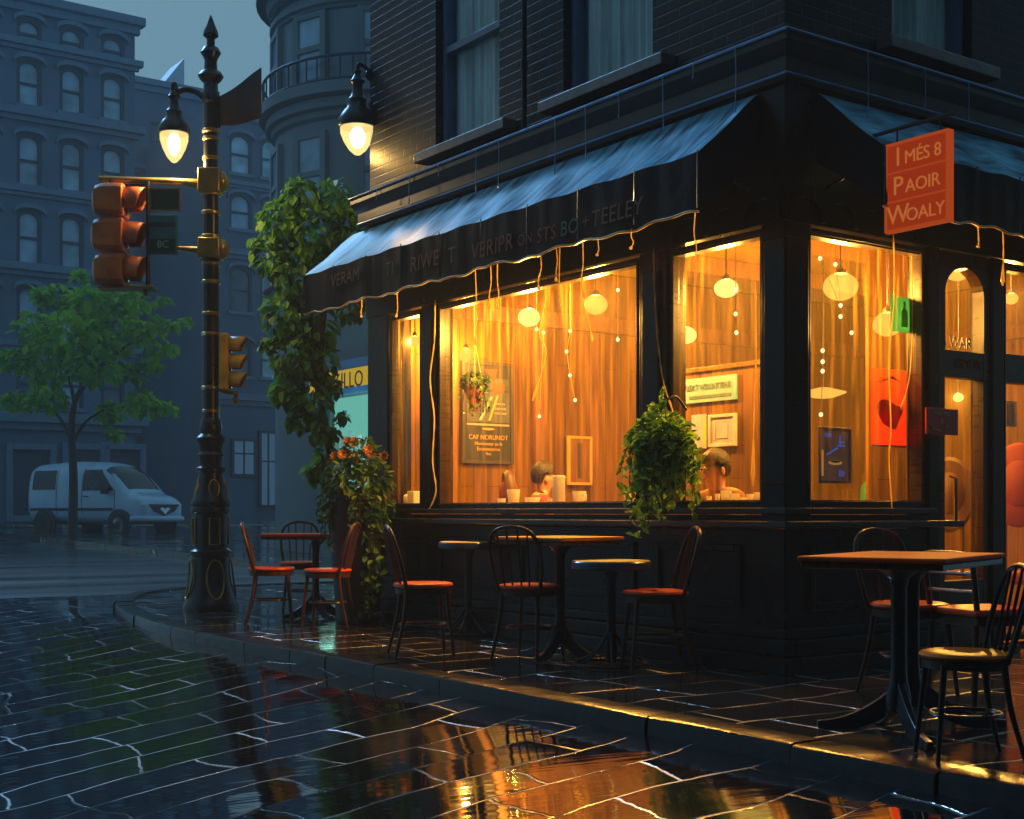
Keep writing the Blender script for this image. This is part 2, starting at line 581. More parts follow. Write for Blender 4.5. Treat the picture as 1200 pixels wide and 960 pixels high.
# awning
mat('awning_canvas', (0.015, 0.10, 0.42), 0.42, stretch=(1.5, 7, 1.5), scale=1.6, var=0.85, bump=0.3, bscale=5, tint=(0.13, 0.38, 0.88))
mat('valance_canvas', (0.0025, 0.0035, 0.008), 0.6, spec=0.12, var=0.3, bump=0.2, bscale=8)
mat('lit_gold_cord', (0.75, 0.45, 0.13), 0.35)  # ochre stands for warm light on the valance edge; cords share it
mat('lettering_red', (0.22, 0.02, 0.012), 0.6)
mat('lettering_green', (0.02, 0.12, 0.08), 0.6)
mat('lettering_brown', (0.18, 0.06, 0.02), 0.6)
mat('edge_sheen_blue', (0.10, 0.17, 0.30), 0.22, metal=0.5)  # blue of the wet highlights on the cornice edges, as a colour
mat('clear_water', (0.25, 0.38, 0.6), 0.1, spec=1.0)
# street furniture
mat('lamp_iron', (0.014, 0.012, 0.010), 0.3, spec=0.45, bump=0.08, bscale=25, var=0.3)
mat('old_brass', (0.42, 0.26, 0.06), 0.34, metal=0.6, var=0.4, scale=5)
mat('signal_rust', (0.62, 0.16, 0.03), 0.38, spec=0.4, var=0.35, scale=5, bump=0.05)
mat('signal_yellow', (0.80, 0.42, 0.03), 0.38, spec=0.4, var=0.3, bump=0.05)
mat('sign_green', (0.01, 0.045, 0.03), 0.35, var=0.2)
mat('sign_teal', (0.03, 0.15, 0.17), 0.35, var=0.25)
mat('sign_pale', (0.25, 0.5, 0.5), 0.5)
mat('flag_cloth', (0.075, 0.06, 0.062), 0.75, var=0.2, scale=3)
mat('lens_dark', (0.01, 0.01, 0.012), 0.15)
emit('lamp_bulb_glass', (1.0, 0.72, 0.25), 1.45, 0.66)
emit('lamp_core', (1.0, 0.92, 0.7), 3.5)
emit('globe_glass', (1.0, 0.72, 0.18), 1.7, 0.62)
emit('globe_dim', (1.0, 0.56, 0.09), 1.15, 0.62)
emit('tiny_bulb', (1.0, 0.78, 0.32), 2.2)
emit('teal_lit', (0.16, 0.58, 0.48), 0.75)
emit('blue_lit', (0.12, 0.32, 0.55), 0.22)
emit('sign_lit_yellow', (0.85, 0.55, 0.04), 0.55)
emit('white_lit', (0.75, 0.85, 0.9), 0.6)
# furniture
mat('bentwood', (0.075, 0.024, 0.008), 0.3, spec=0.35, stretch=(4, 4, 1), var=0.35)
mat('blackwood', (0.010, 0.010, 0.013), 0.28, spec=0.4, var=0.3)
mat('seat_red', (0.80, 0.085, 0.012), 0.34, spec=0.2, var=0.3, scale=4)
mat('seat_tan', (0.78, 0.17, 0.018), 0.36, spec=0.12, var=0.3, scale=4)
mat('table_red', (0.90, 0.095, 0.008), 0.66, spec=0.15, var=0.25, scale=3, rvar=0.15)
mat('table_tan', (0.80, 0.30, 0.045), 0.5, spec=0.3, var=0.25, scale=3)
mat('table_yellow', (0.85, 0.55, 0.07), 0.42, spec=0.4, var=0.2, scale=3)
mat('rim_blue', (0.05, 0.10, 0.19), 0.26, coat=0.3)
mat('cast_iron', (0.010, 0.012, 0.018), 0.3, spec=0.35, bump=0.1, bscale=30)
# planting
leafmat('leaf_vine', (0.025, 0.13, 0.014), (0.34, 0.60, 0.05), 0.5)
leafmat('leaf_dark', (0.008, 0.04, 0.012), (0.12, 0.27, 0.04), 0.3)
leafmat('leaf_ivy', (0.012, 0.08, 0.03), (0.24, 0.52, 0.06), 0.45)
leafmat('leaf_tree', (0.06, 0.30, 0.03), (0.46, 0.76, 0.05), 0.6)
leafmat('petal', (0.42, 0.07, 0.02), (0.55, 0.26, 0.05), 0.2)
mat('bark', (0.035, 0.028, 0.024), 0.7, bump=0.5, bscale=20, stretch=(3, 3, 0.6))
mat('soil', (0.02, 0.014, 0.01), 0.9)
mat('pot_black', (0.022, 0.016, 0.014), 0.4, bump=0.2, bscale=12, stretch=(4, 4, 0.5))
# distance
mat('brownstone_blue', (0.075, 0.13, 0.23), 0.7, var=0.2, scale=0.6, bump=0.1)  # blue haze mixed into this and the other far wall colours
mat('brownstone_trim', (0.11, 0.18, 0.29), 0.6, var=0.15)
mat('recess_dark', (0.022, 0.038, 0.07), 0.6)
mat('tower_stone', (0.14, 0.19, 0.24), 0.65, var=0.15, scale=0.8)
mat('pane_sky', (0.27, 0.42, 0.58), 0.12, var=0.4, scale=1.2)  # pale blue base stands for sky reflected in the far panes
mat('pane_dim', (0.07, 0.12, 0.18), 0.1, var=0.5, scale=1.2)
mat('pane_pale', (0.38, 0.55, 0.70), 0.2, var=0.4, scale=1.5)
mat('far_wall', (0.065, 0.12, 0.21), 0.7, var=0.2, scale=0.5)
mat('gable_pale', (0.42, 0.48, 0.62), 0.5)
mat('shop_blue', (0.03, 0.12, 0.34), 0.35)
mat('shop_wall', (0.06, 0.13, 0.16), 0.5)
mat('letter_black', (0.012, 0.014, 0.02), 0.5)
mat('van_paint', (0.42, 0.60, 0.84), 0.28, coat=0.4, var=0.1, scale=1)
mat('van_glass', (0.012, 0.016, 0.024), 0.06)
mat('van_black', (0.012, 0.014, 0.018), 0.45)
mat('chrome', (0.55, 0.58, 0.62), 0.18, metal=1.0)
mat('rubber', (0.012, 0.012, 0.013), 0.6)
mat('headlamp', (0.62, 0.68, 0.72), 0.1)
# things in and on the windows
mat('board_black', (0.022, 0.024, 0.032), 0.45, var=0.4, scale=5)
mat('board_slate', (0.075, 0.085, 0.105), 0.5, var=0.4, scale=7)
mat('frame_dark', (0.045, 0.028, 0.02), 0.35)
mat('chalk', (0.42, 0.42, 0.40), 0.8)
mat('chalk_gold', (0.62, 0.36, 0.07), 0.6)
mat('poster_red', (0.66, 0.065, 0.018), 0.45, var=0.3, scale=4)
mat('poster_red_dark', (0.36, 0.02, 0.012), 0.45)
mat('poster_navy', (0.05, 0.045, 0.14), 0.35, var=0.4, scale=5)
mat('ink_blue', (0.14, 0.26, 0.62), 0.4)
mat('frame_silver', (0.34, 0.30, 0.28), 0.35)
mat('paper_white', (0.60, 0.58, 0.56), 0.6)
mat('paper_grey', (0.42, 0.42, 0.45), 0.6, var=0.2)
mat('paper_lilac', (0.56, 0.47, 0.58), 0.6)
mat('paper_teal', (0.22, 0.46, 0.46), 0.5, var=0.08)
mat('ink_grey', (0.10, 0.16, 0.16), 0.6)
mat('card_green', (0.02, 0.20, 0.10), 0.45)
mat('bottle_green', (0.22, 0.42, 0.06), 0.45)
mat('board_red', (0.60, 0.065, 0.012), 0.4, var=0.22, scale=5)
mat('board_red_line', (0.75, 0.17, 0.04), 0.4)
mat('sign_letter', (0.85, 0.34, 0.10), 0.5)
mat('plaque_maroon', (0.55, 0.04, 0.03), 0.45)
mat('plaque_letter', (0.75, 0.55, 0.5), 0.5)


mat('upholstery_red', (0.26, 0.028, 0.004), 0.6)
mat('upholstery_dark', (0.10, 0.035, 0.015), 0.5)
mat('rust_terracotta', (0.36, 0.11, 0.03), 0.6)

def papermat(name, base, var=0.2, scale=5.0, trans=0.6):
    m, N, L, out = nodes_of(name)
    tc = N.new("ShaderNodeTexCoord")
    nz = N.new("ShaderNodeTexNoise"); nz.inputs['Scale'].default_value = scale; nz.inputs['Detail'].default_value = 5
    L.new(tc.outputs['Object'], nz.inputs['Vector'])
    rp = N.new("ShaderNodeValToRGB")
    rp.color_ramp.elements[0].position = 0.3; rp.color_ramp.elements[1].position = 0.7
    rp.color_ramp.elements[0].color = tuple(c * (1 - var) for c in base) + (1,)
    rp.color_ramp.elements[1].color = tuple(min(1, c * (1 + var)) for c in base) + (1,)
    L.new(nz.outputs['Fac'], rp.inputs[0])
    d = N.new("ShaderNodeBsdfPrincipled"); d.inputs['Roughness'].default_value = 0.15 if 'water' in name else 0.55
    t = N.new("ShaderNodeBsdfTranslucent")
    L.new(rp.outputs[0], d.inputs['Base Color']); L.new(rp.outputs[0], t.inputs[0])
    mx = N.new("ShaderNodeMixShader"); mx.inputs[0].default_value = trans
    L.new(d.outputs[0], mx.inputs[1]); L.new(t.outputs[0], mx.inputs[2])
    L.new(mx.outputs[0], out.inputs[0])
papermat('ceramic', (0.90, 0.86, 0.78), 0.05, 5, 0.5)
papermat('canister', (0.82, 0.80, 0.78), 0.05, 5, 0.45)
emit('neon_blue', (0.10, 0.22, 0.85), 0.35)
emit('neon_gold', (0.80, 0.38, 0.05), 0.4)
papermat('glass_red', (0.62, 0.04, 0.010), 0.35, 4)
papermat('glass_red_dark', (0.5, 0.02, 0.010))
papermat('glass_navy', (0.035, 0.035, 0.13), 0.5, 5, 0.4)
papermat('glass_green', (0.006, 0.045, 0.024))
papermat('glass_lime', (0.40, 0.62, 0.08))
papermat('glass_grey', (0.5, 0.5, 0.55))
emit('board_red_glow', (0.36, 0.032, 0.006), 0.75)  # glow put into the sign's colours to brighten it; no lamp inside
emit('board_line_glow', (0.85, 0.12, 0.02), 0.4)
emit('sign_letter_glow', (1.0, 0.28, 0.06), 0.42)
papermat('water_strand', (1.0, 0.78, 0.34), 0.05, 5, 0.72)  # gold of the window light put into the water's colour

# ------------------------------------------------------------------ ground
def ss(x, e0, e1):
    t = min(1, max(0, (x - e0) / (e1 - e0)))
    return t * t * (3 - 2 * t)
def road_h(a, b):
    d = min(max(-a - 1.86, 0), 7)
    h = -0.075 - 0.13 * d * (1 - ss(b, 6.5, 13))
    h += 0.018 * min(max(b - 13, 0), 60)
    return h

mb = MB()
ga = [-33 + 3 * i for i in range(7)] + [-12 + 0.5 * i for i in range(40)] + [8 + 3 * i for i in range(9)]
gb = [-14 + 2 * i for i in range(3)] + [-8 + 0.5 * i for i in range(46)] + [15 + 2.5 * i for i in range(23)]
ga = sorted([a for a in ga if abs(a + 1.86) > 0.2] + [-1.86, -1.6])
def sheet(gas, gbs):
    mb = MB(); n_ = len(gas)
    mb.add([(a, b, road_h(a, b)) for b in gbs for a in gas], [(j * n_ + i, j * n_ + i + 1, (j + 1) * n_ + i + 1, (j + 1) * n_ + i) for j in range(len(gbs) - 1) for i in range(n_ - 1)])
    return mb
struct('road', sheet(ga, [b for b in gb if b <= 11.0]), 'wet_road', FB, smooth=60)
struct('cross_road', sheet(ga, [b for b in gb if b >= 11.0]), 'wet_asphalt', FB, smooth=60)

edge = [(-1.86, -10), (-1.86, -5), (-1.86, -1), (-1.86, 2.5), (-1.86, 4.3), (-1.82, 5.2), (-1.68, 6.3), (-1.30, 8.0), (-0.88, 9.1), (-0.33, 10.0), (0.68, 10.68), (2.2, 10.9), (6, 10.9), (14, 10.9), (30, 10.9)]
ep = smooth_path([(a, b, 0) for a, b in edge], 10)
def inset(path, w):
    out_ = []
    for i, p in enumerate(path):
        t = (path[min(i + 1, len(path) - 1)] - path[max(i - 1, 0)]).normalized()
        out_.append(p + Vector((t.y, -t.x, 0)) * w)
    return out_
KW = 0.19
inner = inset(ep, KW)
mb = MB()
pts = [(p.x, p.y, 0) for p in inner] + [(30, -10, 0)]
mb.add(pts, [tuple(range(len(pts)))])
struct('pavement', mb, 'wet_paving', FB)
# kerb stones
mb = MB()
rk = random.Random(4)
dist = [0]
for i in range(1, len(ep)):
    dist.append(dist[-1] + (ep[i] - ep[i - 1]).length)
def at_d(path, d):
    d = max(0, min(d, dist[-1] - 1e-4))
    for i in range(1, len(dist)):
        if dist[i] >= d:
            t = (d - dist[i - 1]) / (dist[i] - dist[i - 1])
            return path[i - 1].lerp(path[i], t)
d = 0.0
while d < dist[-1] - 1.2:
    ln = rk.uniform(0.5, 0.95)
    if d > 34: ln = 2.0
    e = d + ln
    top = 0.006 + rk.uniform(0, 0.012)
    jx = rk.uniform(-0.008, 0.008)
    n = 4
    rows = []
    for k in range(n + 1):
        q = d + 0.006 + (ln - 0.012) * k / n
        o_, i_ = at_d(ep, q), at_d(inner, q)
        dr = (o_ - i_).normalized()
        o_ = o_ + dr * jx
        r_ = 0.026
        bow = 0.004 * math.sin(math.pi * k / n)
        rows.append([(i_.x, i_.y, -0.45), (i_.x, i_.y, top), ((o_ - dr * r_).x, (o_ - dr * r_).y, top + bow), ((o_ - dr * r_ * 0.3).x, (o_ - dr * r_ * 0.3).y, top + bow - r_ * 0.28), (o_.x, o_.y, top - r_), ((o_ + dr * 0.012).x, (o_ + dr * 0.012).y, -0.45)])
    w = len(rows[0])
    vs_ = [p for r in rows for p in r]
    fs_ = [(k * w + c, k * w + c + 1, (k + 1) * w + c + 1, (k + 1) * w + c) for k in range(n) for c in range(w - 1)]
    fs_ += [tuple(range(w)), tuple(n * w + c for c in range(w))]
    mb.add(vs_, fs_)
    d = e
struct('kerb', mb, 'kerb_stone', FB, smooth=40)
# pavement across the junction
mb = MB()
h0 = road_h(0, 38.5) + 0.14
mb.add([(-30, 38.5, h0 - 0.3), (30, 38.5, h0 - 0.3), (30, 38.5, h0), (-30, 38.5, h0), (30, 62, h0 + 0.42), (-30, 62, h0 + 0.42)], [(0, 1, 2, 3), (3, 2, 4, 5)])
struct('far_pavement', mb, 'wet_paving', FB)
mb = MB()
h1 = road_h(5, 13.2) + 0.14
mb.add([(5.05, 13.0, -0.2), (5.05, 36, 0.1), (5.05, 36, h1 + 0.40), (5.05, 13.0, h1), (30, 13.0, h1), (30, 36, h1 + 0.40), (30, 13, -0.2)], [(0, 1, 2, 3), (3, 2, 5, 4), (0, 3, 4, 6)])
mb.v = [(a - 1.2, b, z) for a, b, z in mb.v]
struct('side_pavement', mb, 'wet_paving', FB)

# ------------------------------------------------------------------ the cafe building
def wall_holes(mb, axis, p, sgn, u0, u1, z0, z1, holes, depth):
    """wall sheet on plane axis=p facing sgn, holes (u0,u1,z0,z1) with reveals going inwards by depth"""
    def pt(u, z, q=0.0):
        v = p - sgn * q
        return (v, u, z) if axis == 'a' else (u, v, z)
    us = sorted(set([u0, u1] + [h[0] for h in holes] + [h[1] for h in holes]))
    zs = sorted(set([z0, z1] + [h[2] for h in holes] + [h[3] for h in holes]))
    for i in range(len(us) - 1):
        for j in range(len(zs) - 1):
            uc, zc = (us[i] + us[i + 1]) / 2, (zs[j] + zs[j + 1]) / 2
            if any(h[0] < uc < h[1] and h[2] < zc < h[3] for h in holes):
                continue
            mb.quad(pt(us[i], zs[j]), pt(us[i + 1], zs[j]), pt(us[i + 1], zs[j + 1]), pt(us[i], zs[j + 1]))
    for (a, b, c, e) in holes:
        mb.quad(pt(a, c), pt(b, c), pt(b, c, depth), pt(a, c, depth))
        mb.quad(pt(a, e), pt(b, e), pt(b, e, depth), pt(a, e, depth))
        mb.quad(pt(a, c), pt(a, e), pt(a, e, depth), pt(a, c, depth))
        mb.quad(pt(b, c), pt(b, e), pt(b, e, depth), pt(b, c, depth))

def rect_frame(mb, axis, p0, p1, u0, u1, z0, z1, w):
    lo, hi = min(p0, p1), max(p0, p1)
    def bx(a, b, c, e):
        if axis == 'a': mb.box(lo, hi, a, b, c, e)
        else: mb.box(a, b, lo, hi, c, e)
    bx(u0, u0 + w, z0, z1); bx(u1 - w, u1, z0, z1)
    bx(u0 + w, u1 - w, z0, z0 + w); bx(u0 + w, u1 - w, z1 - w, z1)

BL, BR, BT = 5.06, 7.0, 7.6       # length of the two facades, height
cafe = thing('cafe_building', 'dark brick corner cafe with black shopfront and glowing amber windows', 'building', (0, 0, 0), FB)
UPW = [(3.02, 3.95, 3.98, 5.75), (1.22, 2.2, 3.98, 5.75)]
UPR = [(1.02, 1.86, 3.98, 5.75), (3.4, 4.3, 3.98, 5.75)]
mb = MB()
wall_holes(mb, 'a', 0.03, -1, 0.03, BL, 3.44, BT, UPW, 0.2)
wall_holes(mb, 'b', 0.03, -1, 0.03, BR, 3.44, BT, UPR, 0.2)
mb.quad((0.03, BL, 0), (BR, BL, 0), (BR, BL, BT), (0.03, BL, BT))
mb.quad((BR, 0.03, 0), (BR, BL, 0), (BR, BL, BT), (BR, 0.03, BT))
mb.quad((0.03, 0.03, BT), (BR, 0.03, BT), (BR, BL, BT), (0.03, BL, BT))
mb.build('brick_wall', 'dark_brick', cafe)
# end of the shopfront towards the side street and its corner pier
mb = MB()
mb.box(0.0, 0.25, 4.70, BL - 0.004, 0.3, 3.43)
mb.build('end_pier', 'black_paint', cafe, bevel=0.01)
mb = MB()
mb.box(-0.03, 0.20, -0.03, 0.17, 0.86, 2.70)
mb.box(-0.05, 0.16, -0.05, 0.13, 1.12, 2.60)
mb.build('corner_pier', 'black_paint', cafe, bevel=0.012)
# pilasters
for (b0, b1) in ((1.03, 1.30), (3.88, 4.10)):
    mb = MB()
    mb.box(-0.02, 0.16, b0, b1, 0.99, 2.70)
    mb.box(-0.045, -0.015, b0 + 0.05, b1 - 0.05, 1.12, 2.56)
    mb.build('pilaster', 'black_paint', cafe, bevel=0.008)
for (a0, a1) in ((1.335, 1.45), (2.02, 2.15), (3.35, 3.6)):
    mb = MB()
    mb.box(a0, a1, -0.02, 0.16, 0.02, 2.70)
    mb.build('pilaster', 'black_paint', cafe, bevel=0.008)
# bulkhead under the windows, with raised panels and stepped plinth
mb = MB()
mb.box(0.0, 0.2, 0.004, BL - 0.006, 0.0, 0.855)
mb.box(0.004, 1.44, 0.0, 0.2, 0.0, 0.852)
mb.build('bulkhead', 'black_paint', cafe, bevel=0.006)
mb = MB(); mb.box(3.61, BR, 0.0, 0.2, 0.0, 0.852)
mb.build('bulkhead', 'black_paint', cafe, bevel=0.006)
for (b0, b1) in ((0.35, 1.15), (1.35, 2.5), (2.65, 3.85), (4.05, 4.85)):
    mb = MB(); rect_frame(mb, 'a', -0.022, 0.004, b0, b1, 0.36, 0.76, 0.05)
    mb.build('bulkhead_panel', 'black_paint', cafe, bevel=0.008)
mb = MB(); rect_frame(mb, 'b', -0.022, 0.004, 0.2, 1.3, 0.36, 0.76, 0.05)
mb.build('bulkhead_panel', 'black_paint', cafe, bevel=0.008)
mb = MB()
for (o_, z0, z1) in ((0.05, 0.20, 0.262), (0.085, 0.10, 0.197), (0.12, 0.0, 0.097)):
    mb.box(-o_, -0.002, -o_, BL - 0.01, z0, z1)
    mb.box(0.0, 1.42, -o_, -0.002, z0, z1)
mb.build('plinth', 'black_paint', cafe, bevel=0.01)
# ledges
mb = MB()
mb.box(-0.16, 0.0, -0.16, BL + 0.03, 0.862, 0.905); mb.box(0.002, 1.52, -0.16, 0.0, 0.862, 0.905)
mb.build('counter_ledge', 'dark_wood_trim', cafe, bevel=0.01)
mb = MB()
mb.box(-0.09, 0.14, -0.09, BL + 0.02, 0.945, 0.985); mb.box(0.142, 1.34, -0.09, 0.14, 0.945, 0.985)
mb.build('window_sill', 'dark_wood_trim', cafe, bevel=0.008)
mb = MB()
mb.box(-0.02, 0.1, -0.02, BL, 0.908, 0.942); mb.box(0.102, 1.33, -0.02, 0.1, 0.908, 0.942)
mb.build('sill_apron', 'black_paint', cafe)
# fascia behind the awnings, cornice above them
mb = MB()
mb.box(-0.012, 0.2, -0.012, BL - 0.002, 2.705, 3.522)
mb.box(0.202, BR, -0.012, 0.2, 2.705, 3.522)
mb.build('fascia', 'black_paint', cafe, bevel=0.006)
# scalloped band under the corner fascia
mb = MB()
def scal(n0, n1, cnt, fn):
    st = (n1 - n0) / cnt
    for i in range(cnt):
        c_ = n0 + st * (i + 0.5)
        poly = [(c_ - st / 2, 2.93), (c_ - st / 2, 2.715)]
        poly += [(c_ - st * 0.44 * math.cos(math.pi * k / 10), 2.715 + 0.14 * math.sin(math.pi * k / 10)) for k in range(11)]
        poly += [(c_ + st / 2, 2.715), (c_ + st / 2, 2.93)]
        mb.prism(poly, fn, 0.0, 0.03)
scal(0.0, 0.96, 3, lambda p, q, d: (-0.046 + d, p, q))
scal(0.0, 1.2, 4, lambda p, q, d: (p, -0.046 + d, q))
mb.build('scalloped_frieze', 'black_paint', cafe)
mb = MB()
prof = [(0.0, 3.525), (0.05, 3.525), (0.06, 3.555), (0.075, 3.57), (0.075, 3.65), (0.12, 3.68), (0.15, 3.72), (0.15, 3.765), (0.0, 3.785)]
def cornice(mb):
    vs_ = []
    for (o_, z) in prof:
        vs_ += [(-o_, BL + 0.04 + o_ * 0.0, z), (-o_, -o_, z), (BR, -o_, z)]
    k = len(prof)
    fs_ = []
    for i in range(k - 1):
        fs_ += [(i * 3, i * 3 + 1, i * 3 + 4, i * 3 + 3), (i * 3 + 1, i * 3 + 2, i * 3 + 5, i * 3 + 4)]
    mb.add(vs_, fs_)
    mb.add([(-o_, BL + 0.04, z) for o_, z in prof], [tuple(range(k))])
cornice(mb)
mb.build('cornice', 'cornice_paint', cafe, smooth=25)
mb = MB()
for (z, o_) in ((3.556, 0.068), (3.772, 0.158)):
    mb.tube([(-o_, BL + 0.05, z), (-o_, -o_, z), (BR, -o_, z)], 0.012, 6)
mb.build('cornice_sheen', 'edge_sheen_blue', cafe, smooth=60)  # blue tubes stand for wet highlights along the cornice edges
rz = random.Random(8)
for k in range(11):
    b = (0.25, 0.62, 0.9, 1.35, 1.7, 2.05, 2.75, 3.05, 3.6, 4.05, 4.6)[k]
    mb = MB(); z1_ = 3.772; z0_ = rz.uniform(3.30, 3.55)
    if rz.random() < 0.4: z0_ = rz.uniform(3.58, 3.68)
    pts = [(-0.165, b, z1_), (-0.165, b + rz.uniform(-.01, .01), (z0_ + z1_) / 2), (-0.165, b + rz.uniform(-.012, .012), z0_)]
    mb.tube(smooth_path(pts, 4), [0.004, 0.0035, 0.003, 0.003, 0.0035, 0.003, 0.003, 0.006, 0.003], 6)
    mb.build('water_streak', 'clear_water', cafe, smooth=60)
for a in (0.55, 1.1, 1.55, 2.3, 3.0):
    mb = MB(); z0_ = rz.uniform(3.3, 3.6)
    mb.tube(smooth_path([(a, -0.165, 3.772), (a + .006, -0.165, (3.772 + z0_) / 2), (a, -0.165, z0_)], 4), [0.004, 0.0035, 0.003, 0.003, 0.0035, 0.003, 0.003, 0.006, 0.003], 6)
    mb.build('water_streak', 'clear_water', cafe, smooth=60)

# shop windows: frame with a pane, a streak or two of water running down
def shop_window(axis, u0, u1, z0, z1, streaks=(), rail=None):
    mb = MB()
    rect_frame(mb, axis, 0.01, 0.10, u0 - 0.05, u1 + 0.05, z0 - 0.035, z1 + 0.03, 0.05)
    rect_frame(mb, axis, -0.006, 0.05, u0 - 0.012, u1 + 0.012, z0 - 0.010, z1 + 0.010, 0.018)
    if rail:
        if axis == 'a': mb.box(0.015, 0.09, u0, u1, rail[0], rail[1])
        else: mb.box(u0, u1, 0.015, 0.09, rail[0], rail[1])
    w = mb.build('shop_window', 'dark_wood_trim', cafe, bevel=0.004)
    mb = MB()
    if axis == 'a': mb.quad((0.06, u0 - 0.004, z0 - 0.004), (0.06, u1 + 0.004, z0 - 0.004), (0.06, u1 + 0.004, z1 + 0.004), (0.06, u0 - 0.004, z1 + 0.004))
    else: mb.quad((u0 - 0.004, 0.06, z0 - 0.004), (u1 + 0.004, 0.06, z0 - 0.004), (u1 + 0.004, 0.06, z1 + 0.004), (u0 - 0.004, 0.06, z1 + 0.004))
    mb.build('pane', 'shop_glass', w)
    return w
SW = [shop_window('a', 0.195, 0.985, 1.02, 2.66), shop_window('a', 1.345, 3.835, 1.02, 2.66), shop_window('a', 4.145, 4.62, 1.02, 2.66),
      shop_window('b', 0.215, 1.285, 1.02, 2.66), shop_window('b', 2.19, 3.31, 0.10, 2.66, rail=(1.86, 2.06))]

def strand(mb, pts, r=0.006, bead=True, rng=random.Random(3)):
    pts = smooth_path(pts, 5)
    n = len(pts)
    rs = [r * 0.52 * (0.55 + 0.9 * abs(math.sin(i * 1.3)) * rng.uniform(0.5, 1.1)) for i in range(n)]
    if bead:
        rs[-2] = r * 1.8; rs[-3] = r * 1.2; rs[-1] = r * 0.6
    mb.tube(pts, rs, 6)
def streak_px(axis, val, px, r=0.006, bead=True):
    mb = MB()
    strand(mb, [hit(x, y, axis, val) for x, y in px], r, bead)
    mb.build('water_streak', 'water_strand', cafe, smooth=60)
streak_px('a', -0.055, [(510, 352), (509, 400), (504, 445), (509, 490), (507, 540), (511, 575), (503, 597)], 0.011, False)
streak_px('a', -0.055, [(766, 292), (767, 340), (771, 400), (778, 450), (789, 485), (790, 520)], 0.010)
streak_px('a', 0.045, [(638, 310), (640, 345), (632, 390), (640, 415), (624, 470)], 0.006)
streak_px('a', 0.045, [(684, 310), (683, 345), (690, 375), (694, 400)], 0.006)
streak_px('a', 0.045, [(885, 330), (886, 420), (884, 470), (882, 570)], 0.008)
streak_px('b', -0.05, [(1047, 275), (1048, 350), (1042, 420), (1044, 500), (1042, 540), (1046, 604)], 0.009, False)
streak_px('b', 0.045, [(1068, 300), (1069, 380), (1066, 440), (1056, 480)], 0.006)

# the door with its arched head
def arch_frame(mb, axis, d0, d1, u0, u1, z0, zs, zt, ou0, ou1, oz1, n=14):
    """plate between an arched opening and its outer rectangle"""
    uc, ru, rz = (u0 + u1) / 2, (u1 - u0) / 2, zt - zs
    inn = [(u0, z0)] + [(uc - ru * math.cos(math.pi * k / n), zs + rz * math.sin(math.pi * k / n)) for k in range(n + 1)] + [(u1, z0)]
    outr = []
    for (u, z) in inn:
        if z <= z0 + 1e-6: outr.append((ou0 if u < uc else ou1, z0))
        elif z <= zs + 1e-6: outr.append((ou0 if u < uc else ou1, z))
        else:
            t = (u - u0) / (u1 - u0)
            if t < 0.14: outr.append((ou0, z))
            elif t > 0.86: outr.append((ou1, z))
            else: outr.append((ou0 + (ou1 - ou0) * (t - 0.14) / 0.72, oz1))
    def pt(u, z, q): return (q, u, z) if axis == 'a' else (u, q, z)
    m_ = len(inn)
    for q in (d0, d1):
        for i in range(m_ - 1):
            mb.quad(pt(*inn[i], q), pt(*inn[i + 1], q), pt(*outr[i + 1], q), pt(*outr[i], q))
    for i in range(m_ - 1):
        mb.quad(pt(*inn[i], d0), pt(*inn[i + 1], d0), pt(*inn[i + 1], d1), pt(*inn[i], d1))
        mb.quad(pt(*outr[i], d0), pt(*outr[i + 1], d0), pt(*outr[i + 1], d1), pt(*outr[i], d1))
    return inn
mb = MB()
inn = arch_frame(mb, 'b', 0.0, 0.09, 1.53, 1.95, 1.86, 2.42, 2.60, 1.455, 2.015, 2.695)
mb.box(1.455, 1.53, 0.002, 0.088, 0.06, 1.858); mb.box(1.95, 2.015, 0.002, 0.088, 0.06, 1.858)
mb.box(1.532, 1.948, 0.004, 0.086, 1.86, 2.04)
mb.box(1.532, 1.948, 0.004, 0.086, 0.06, 0.5)
door = mb.build('door', 'dark_wood_trim', cafe, bevel=0.004)
mb = MB()
mb.quad((1.531, 0.052, 0.502), (1.949, 0.052, 0.502), (1.949, 0.052, 1.857), (1.531, 0.052, 1.857))
mb.add([(u, 0.052, z) for u, z in inn], [tuple(range(len(inn)))])
mb.build('pane', 'shop_glass', door)
mb = MB()
mb.tube([(1.575, -0.005, 0.88), (1.575, -0.05, 0.90), (1.575, -0.05, 1.18), (1.575, -0.005, 1.20)], 0.011, 8)
mb.build('handle', 'old_brass', door, smooth=50)
mb = MB()
mb.box(1.40, 2.2, -0.12, 0.2, 0.0, 0.055)
mb.build('door_step', 'kerb_stone', cafe, bevel=0.01)

# writing
def text_mb(mb, body, size, org, xd, yd, depth=0.004, spacing=1.0, shear=0.0):
    cu = bpy.data.curves.new("lettering", 'FONT')
    cu.body = body
    cu.size = size
    cu.extrude = depth / 2
    cu.resolution_u = 3
    cu.space_character = spacing
    cu.shear = shear
    cu.align_x = 'CENTER'
    cu.align_y = 'CENTER'
    ob = bpy.data.objects.new("lettering", cu)
    COL.objects.link(ob)
    me = bpy.data.meshes.new_from_object(ob)
    xd, yd = Vector(xd), Vector(yd)
    nd = xd.cross(yd).normalized()
    org = Vector(org)
    mb.add([org + xd * v.co.x + yd * v.co.y + nd * v.co.z for v in me.vertices], [tuple(p.vertices) for p in me.polygons])
    bpy.data.objects.remove(ob)
    bpy.data.curves.remove(cu)
    bpy.data.meshes.remove(me)
    return mb
XA, XB, ZD = (0, -1, 0), (1, 0, 0), (0, 0, 1)
mb = text_mb(MB(), "G WAR", 0.105, (1.70, 0.045, 2.10), XB, ZD)
mb.build('lettering', 'paper_white', door)
mb = text_mb(MB(), "HOOR", 0.10, (1.78, 0.0, 1.95), XB, ZD)
mb.build('lettering', 'lettering_brown', door)

